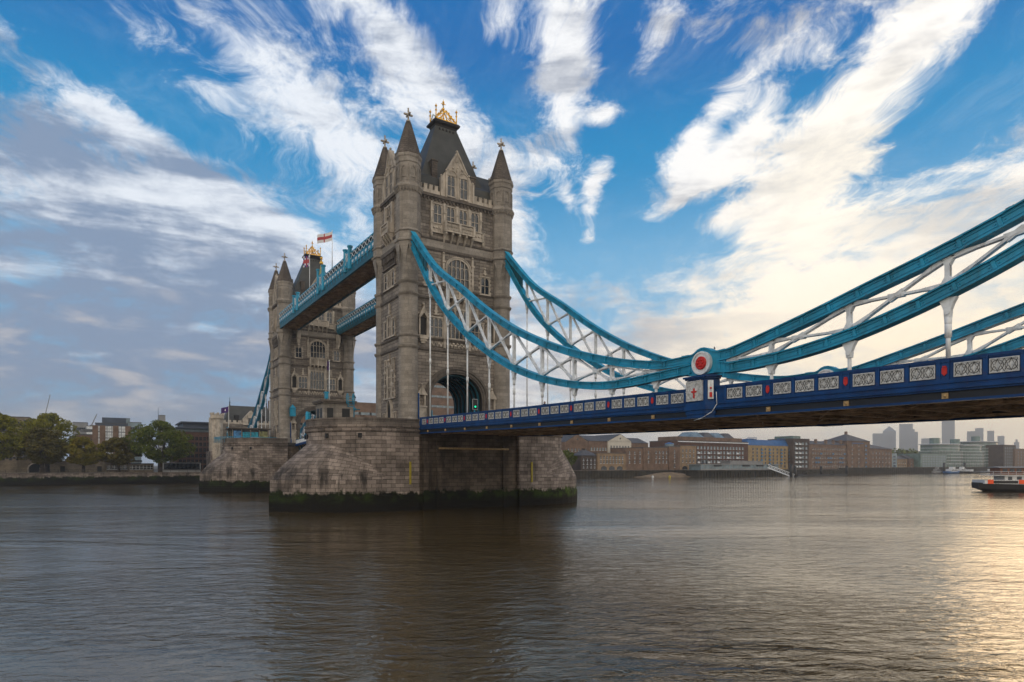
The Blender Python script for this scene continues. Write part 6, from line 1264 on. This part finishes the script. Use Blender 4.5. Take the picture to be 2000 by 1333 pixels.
def hull(mb, L, B, H, sheer=.5, n=16, mi=0, z0=-.3):
    rings = []
    for i in range(n+1):
        s = i/n; x = L*s; bw = B/2*(1-max(0,(s-.75)/.25)**2*.98)*(min(1,.62+s*3.5)); zt = H+sheer*(2*abs(s-.45))**2; und = max(0,(.12-s)/.12)*1.25
        rings.append([(x,-bw,zt),(x,-bw*.92,zt*.35),(x,-bw*.6,z0+und),(x,bw*.6,z0+und),(x,bw*.92,zt*.35),(x,bw,zt)])
    mb.loft(rings, mi=mi)
p = atD(1905, 951, 176); hd_ = YAW+math.radians(-8)
t = thing('excursion_boat', 'river excursion boat with black hull, orange squares and wooden upper cabin at the right edge', 'boat', (p.x,p.y,0), hd_)
m = MB(); hull(m, 30, 6.2, 1.9, .7); m.build('hull', 'black', t)
m = MB(); m.box(.9,29,-3.0,-2.85,2.15,3.2); m.box(.9,29,2.85,3.0,2.15,3.2); m.box(.75,.9,-3.0,3.0,2.15,3.2); m.build('bulwark', 'hullwhite', t)
for x in (1.6, 9.3): m = MB(); m.box(x-.1,x+1.3,-3.10,-3.0,2.15,3.25); m.build('orange_square', 'orange', t)
m = MB(); m.box(2.6,9,-3.04,-2.98,2.3,3.0); 
for k in range(9): m.box(2.7+k*.7,2.78+k*.7,-3.06,-2.98,2.2,3.1)
m.build('tyre_fenders', 'black', t)
m = MB(); m.box(6.0,28,-2.5,2.5,1.9,4.4); m.build('lower_cabin', 'hullwhite', t); m = MB()
for k in range(9): m.box(9.0+k*2.0,10.2+k*2.0,-2.55,-2.5,3.3,4.1)
m.box(6.8,7.8,-2.55,-2.5,2.2,4.1); m.build('cabin_windows', 'glass', t)
m = MB(); m.box(2.8,28,-3.0,3.0,4.4,4.6); m.build('upper_deck', 'hullwhite', t); m = MB(); m.box(5.0,27,-2.4,2.4,4.6,6.6); m.build('upper_cabin', 'wood', t); m = MB()
for k in range(12): m.box(5.5+k*1.75,6.7+k*1.75,-2.45,-2.4,5.3,6.3)
m.build('upper_windows', 'glass', t); m = MB(); m.loft([[(4.4,y_,6.6+.25*(1-(y_/2.8)**2)) for y_ in (-2.8,-1.4,0,1.4,2.8)]+[(4.4,2.8,6.5),(4.4,-2.8,6.5)],[(27.5,y_,6.6+.25*(1-(y_/2.8)**2)) for y_ in (-2.8,-1.4,0,1.4,2.8)]+[(27.5,2.8,6.5),(27.5,-2.8,6.5)]]); m.build('canopy_roof', 'concrete', t)
m = MB()
for z in (5.0,5.5): m.tube((2.9,-2.95,z),(28,-2.95,z),.04,n=5); m.tube((2.9,-2.95,z),(2.9,2.95,z),.04,n=5)
for k in range(14): m.tube((2.9+k*1.9,-2.95,4.6),(2.9+k*1.9,-2.95,5.5),.04,n=5)
m.build('railing', 'white', t)
def smallboat(u, v, X, L, label, hm, cm, rz=math.pi/2):
    p = atX(u,v,X); t = thing('moored_boat', label, 'boat', (X,p.y,0), rz, group='boats moored off the far quay'); m = MB(); hull(m, L, L*.26, 1.8, .5); m.build('hull', hm, t); m = MB(); m.box(L*.25,L*.75,-L*.09,L*.09,1.8,4.0); m.box(L*.45,L*.62,-L*.07,L*.07,4.0,5.8); c_ = m.build('cabin', cm, t); m = MB(); m.box(L*.28,L*.72,-L*.095,-L*.09,2.6,3.4); m.box(L*.28,L*.72,L*.09,L*.095,2.6,3.4); m.box(L*.618,L*.625,-L*.06,L*.06,4.5,5.4); m.build('window', 'glass', c_)
smallboat(1822, 927, -158, 14, 'small grey work boat moored off the piled quay', 'concrete', 'concrete'); smallboat(1846, 927, -150, 24, 'blue and white moored boat between the two black piles', 'blueroof', 'hullwhite'); smallboat(1868, 926, -158, 20, 'dark hulled moored boat with white cabin', 'black', 'hullwhite')
for i, (u, L, lab) in enumerate(((1888, 34, 'flat black barge right of the moored boats'), (1930, 40, 'flat grey barge near the excursion boat'))):
    p = atX(u,925,-150-8*i); t = thing('barge', lab, 'barge', (p.x,p.y,0), math.pi/2, group='flat barges on the river'); m = MB(); hull(m, L, 7, 1.6, .3); m.build('hull', 'black' if i == 0 else 'concrete', t); m = MB(); m.box(L*.1,L*.25,-2,2,1.6,3.6); m.build('cabin', 'hullwhite', t)
# ================================================================== HAZE
mh = bpy.data.materials.new('haze_air'); mh.use_nodes = True; tt = mh.node_tree; tt.nodes.clear(); vo = tt.nodes.new('ShaderNodeVolumePrincipled'); oo = tt.nodes.new('ShaderNodeOutputMaterial'); tt.links.new(vo.outputs[0], oo.inputs['Volume'])
vo.inputs['Color'].default_value = (1,.97,.93,1); vo.inputs['Density'].default_value = .00022; vo.inputs['Anisotropy'].default_value = .3
m = MB(); m.box(-3600,620,-1300,4700,-2.5,262); hz_ = m.build('haze', [mh]); tag(hz_, 'thin morning haze over the river', 'haze', kind='stuff')
for o in list(sc.objects):
    for k in ('_H','_L'):
        if k in o: del o[k]
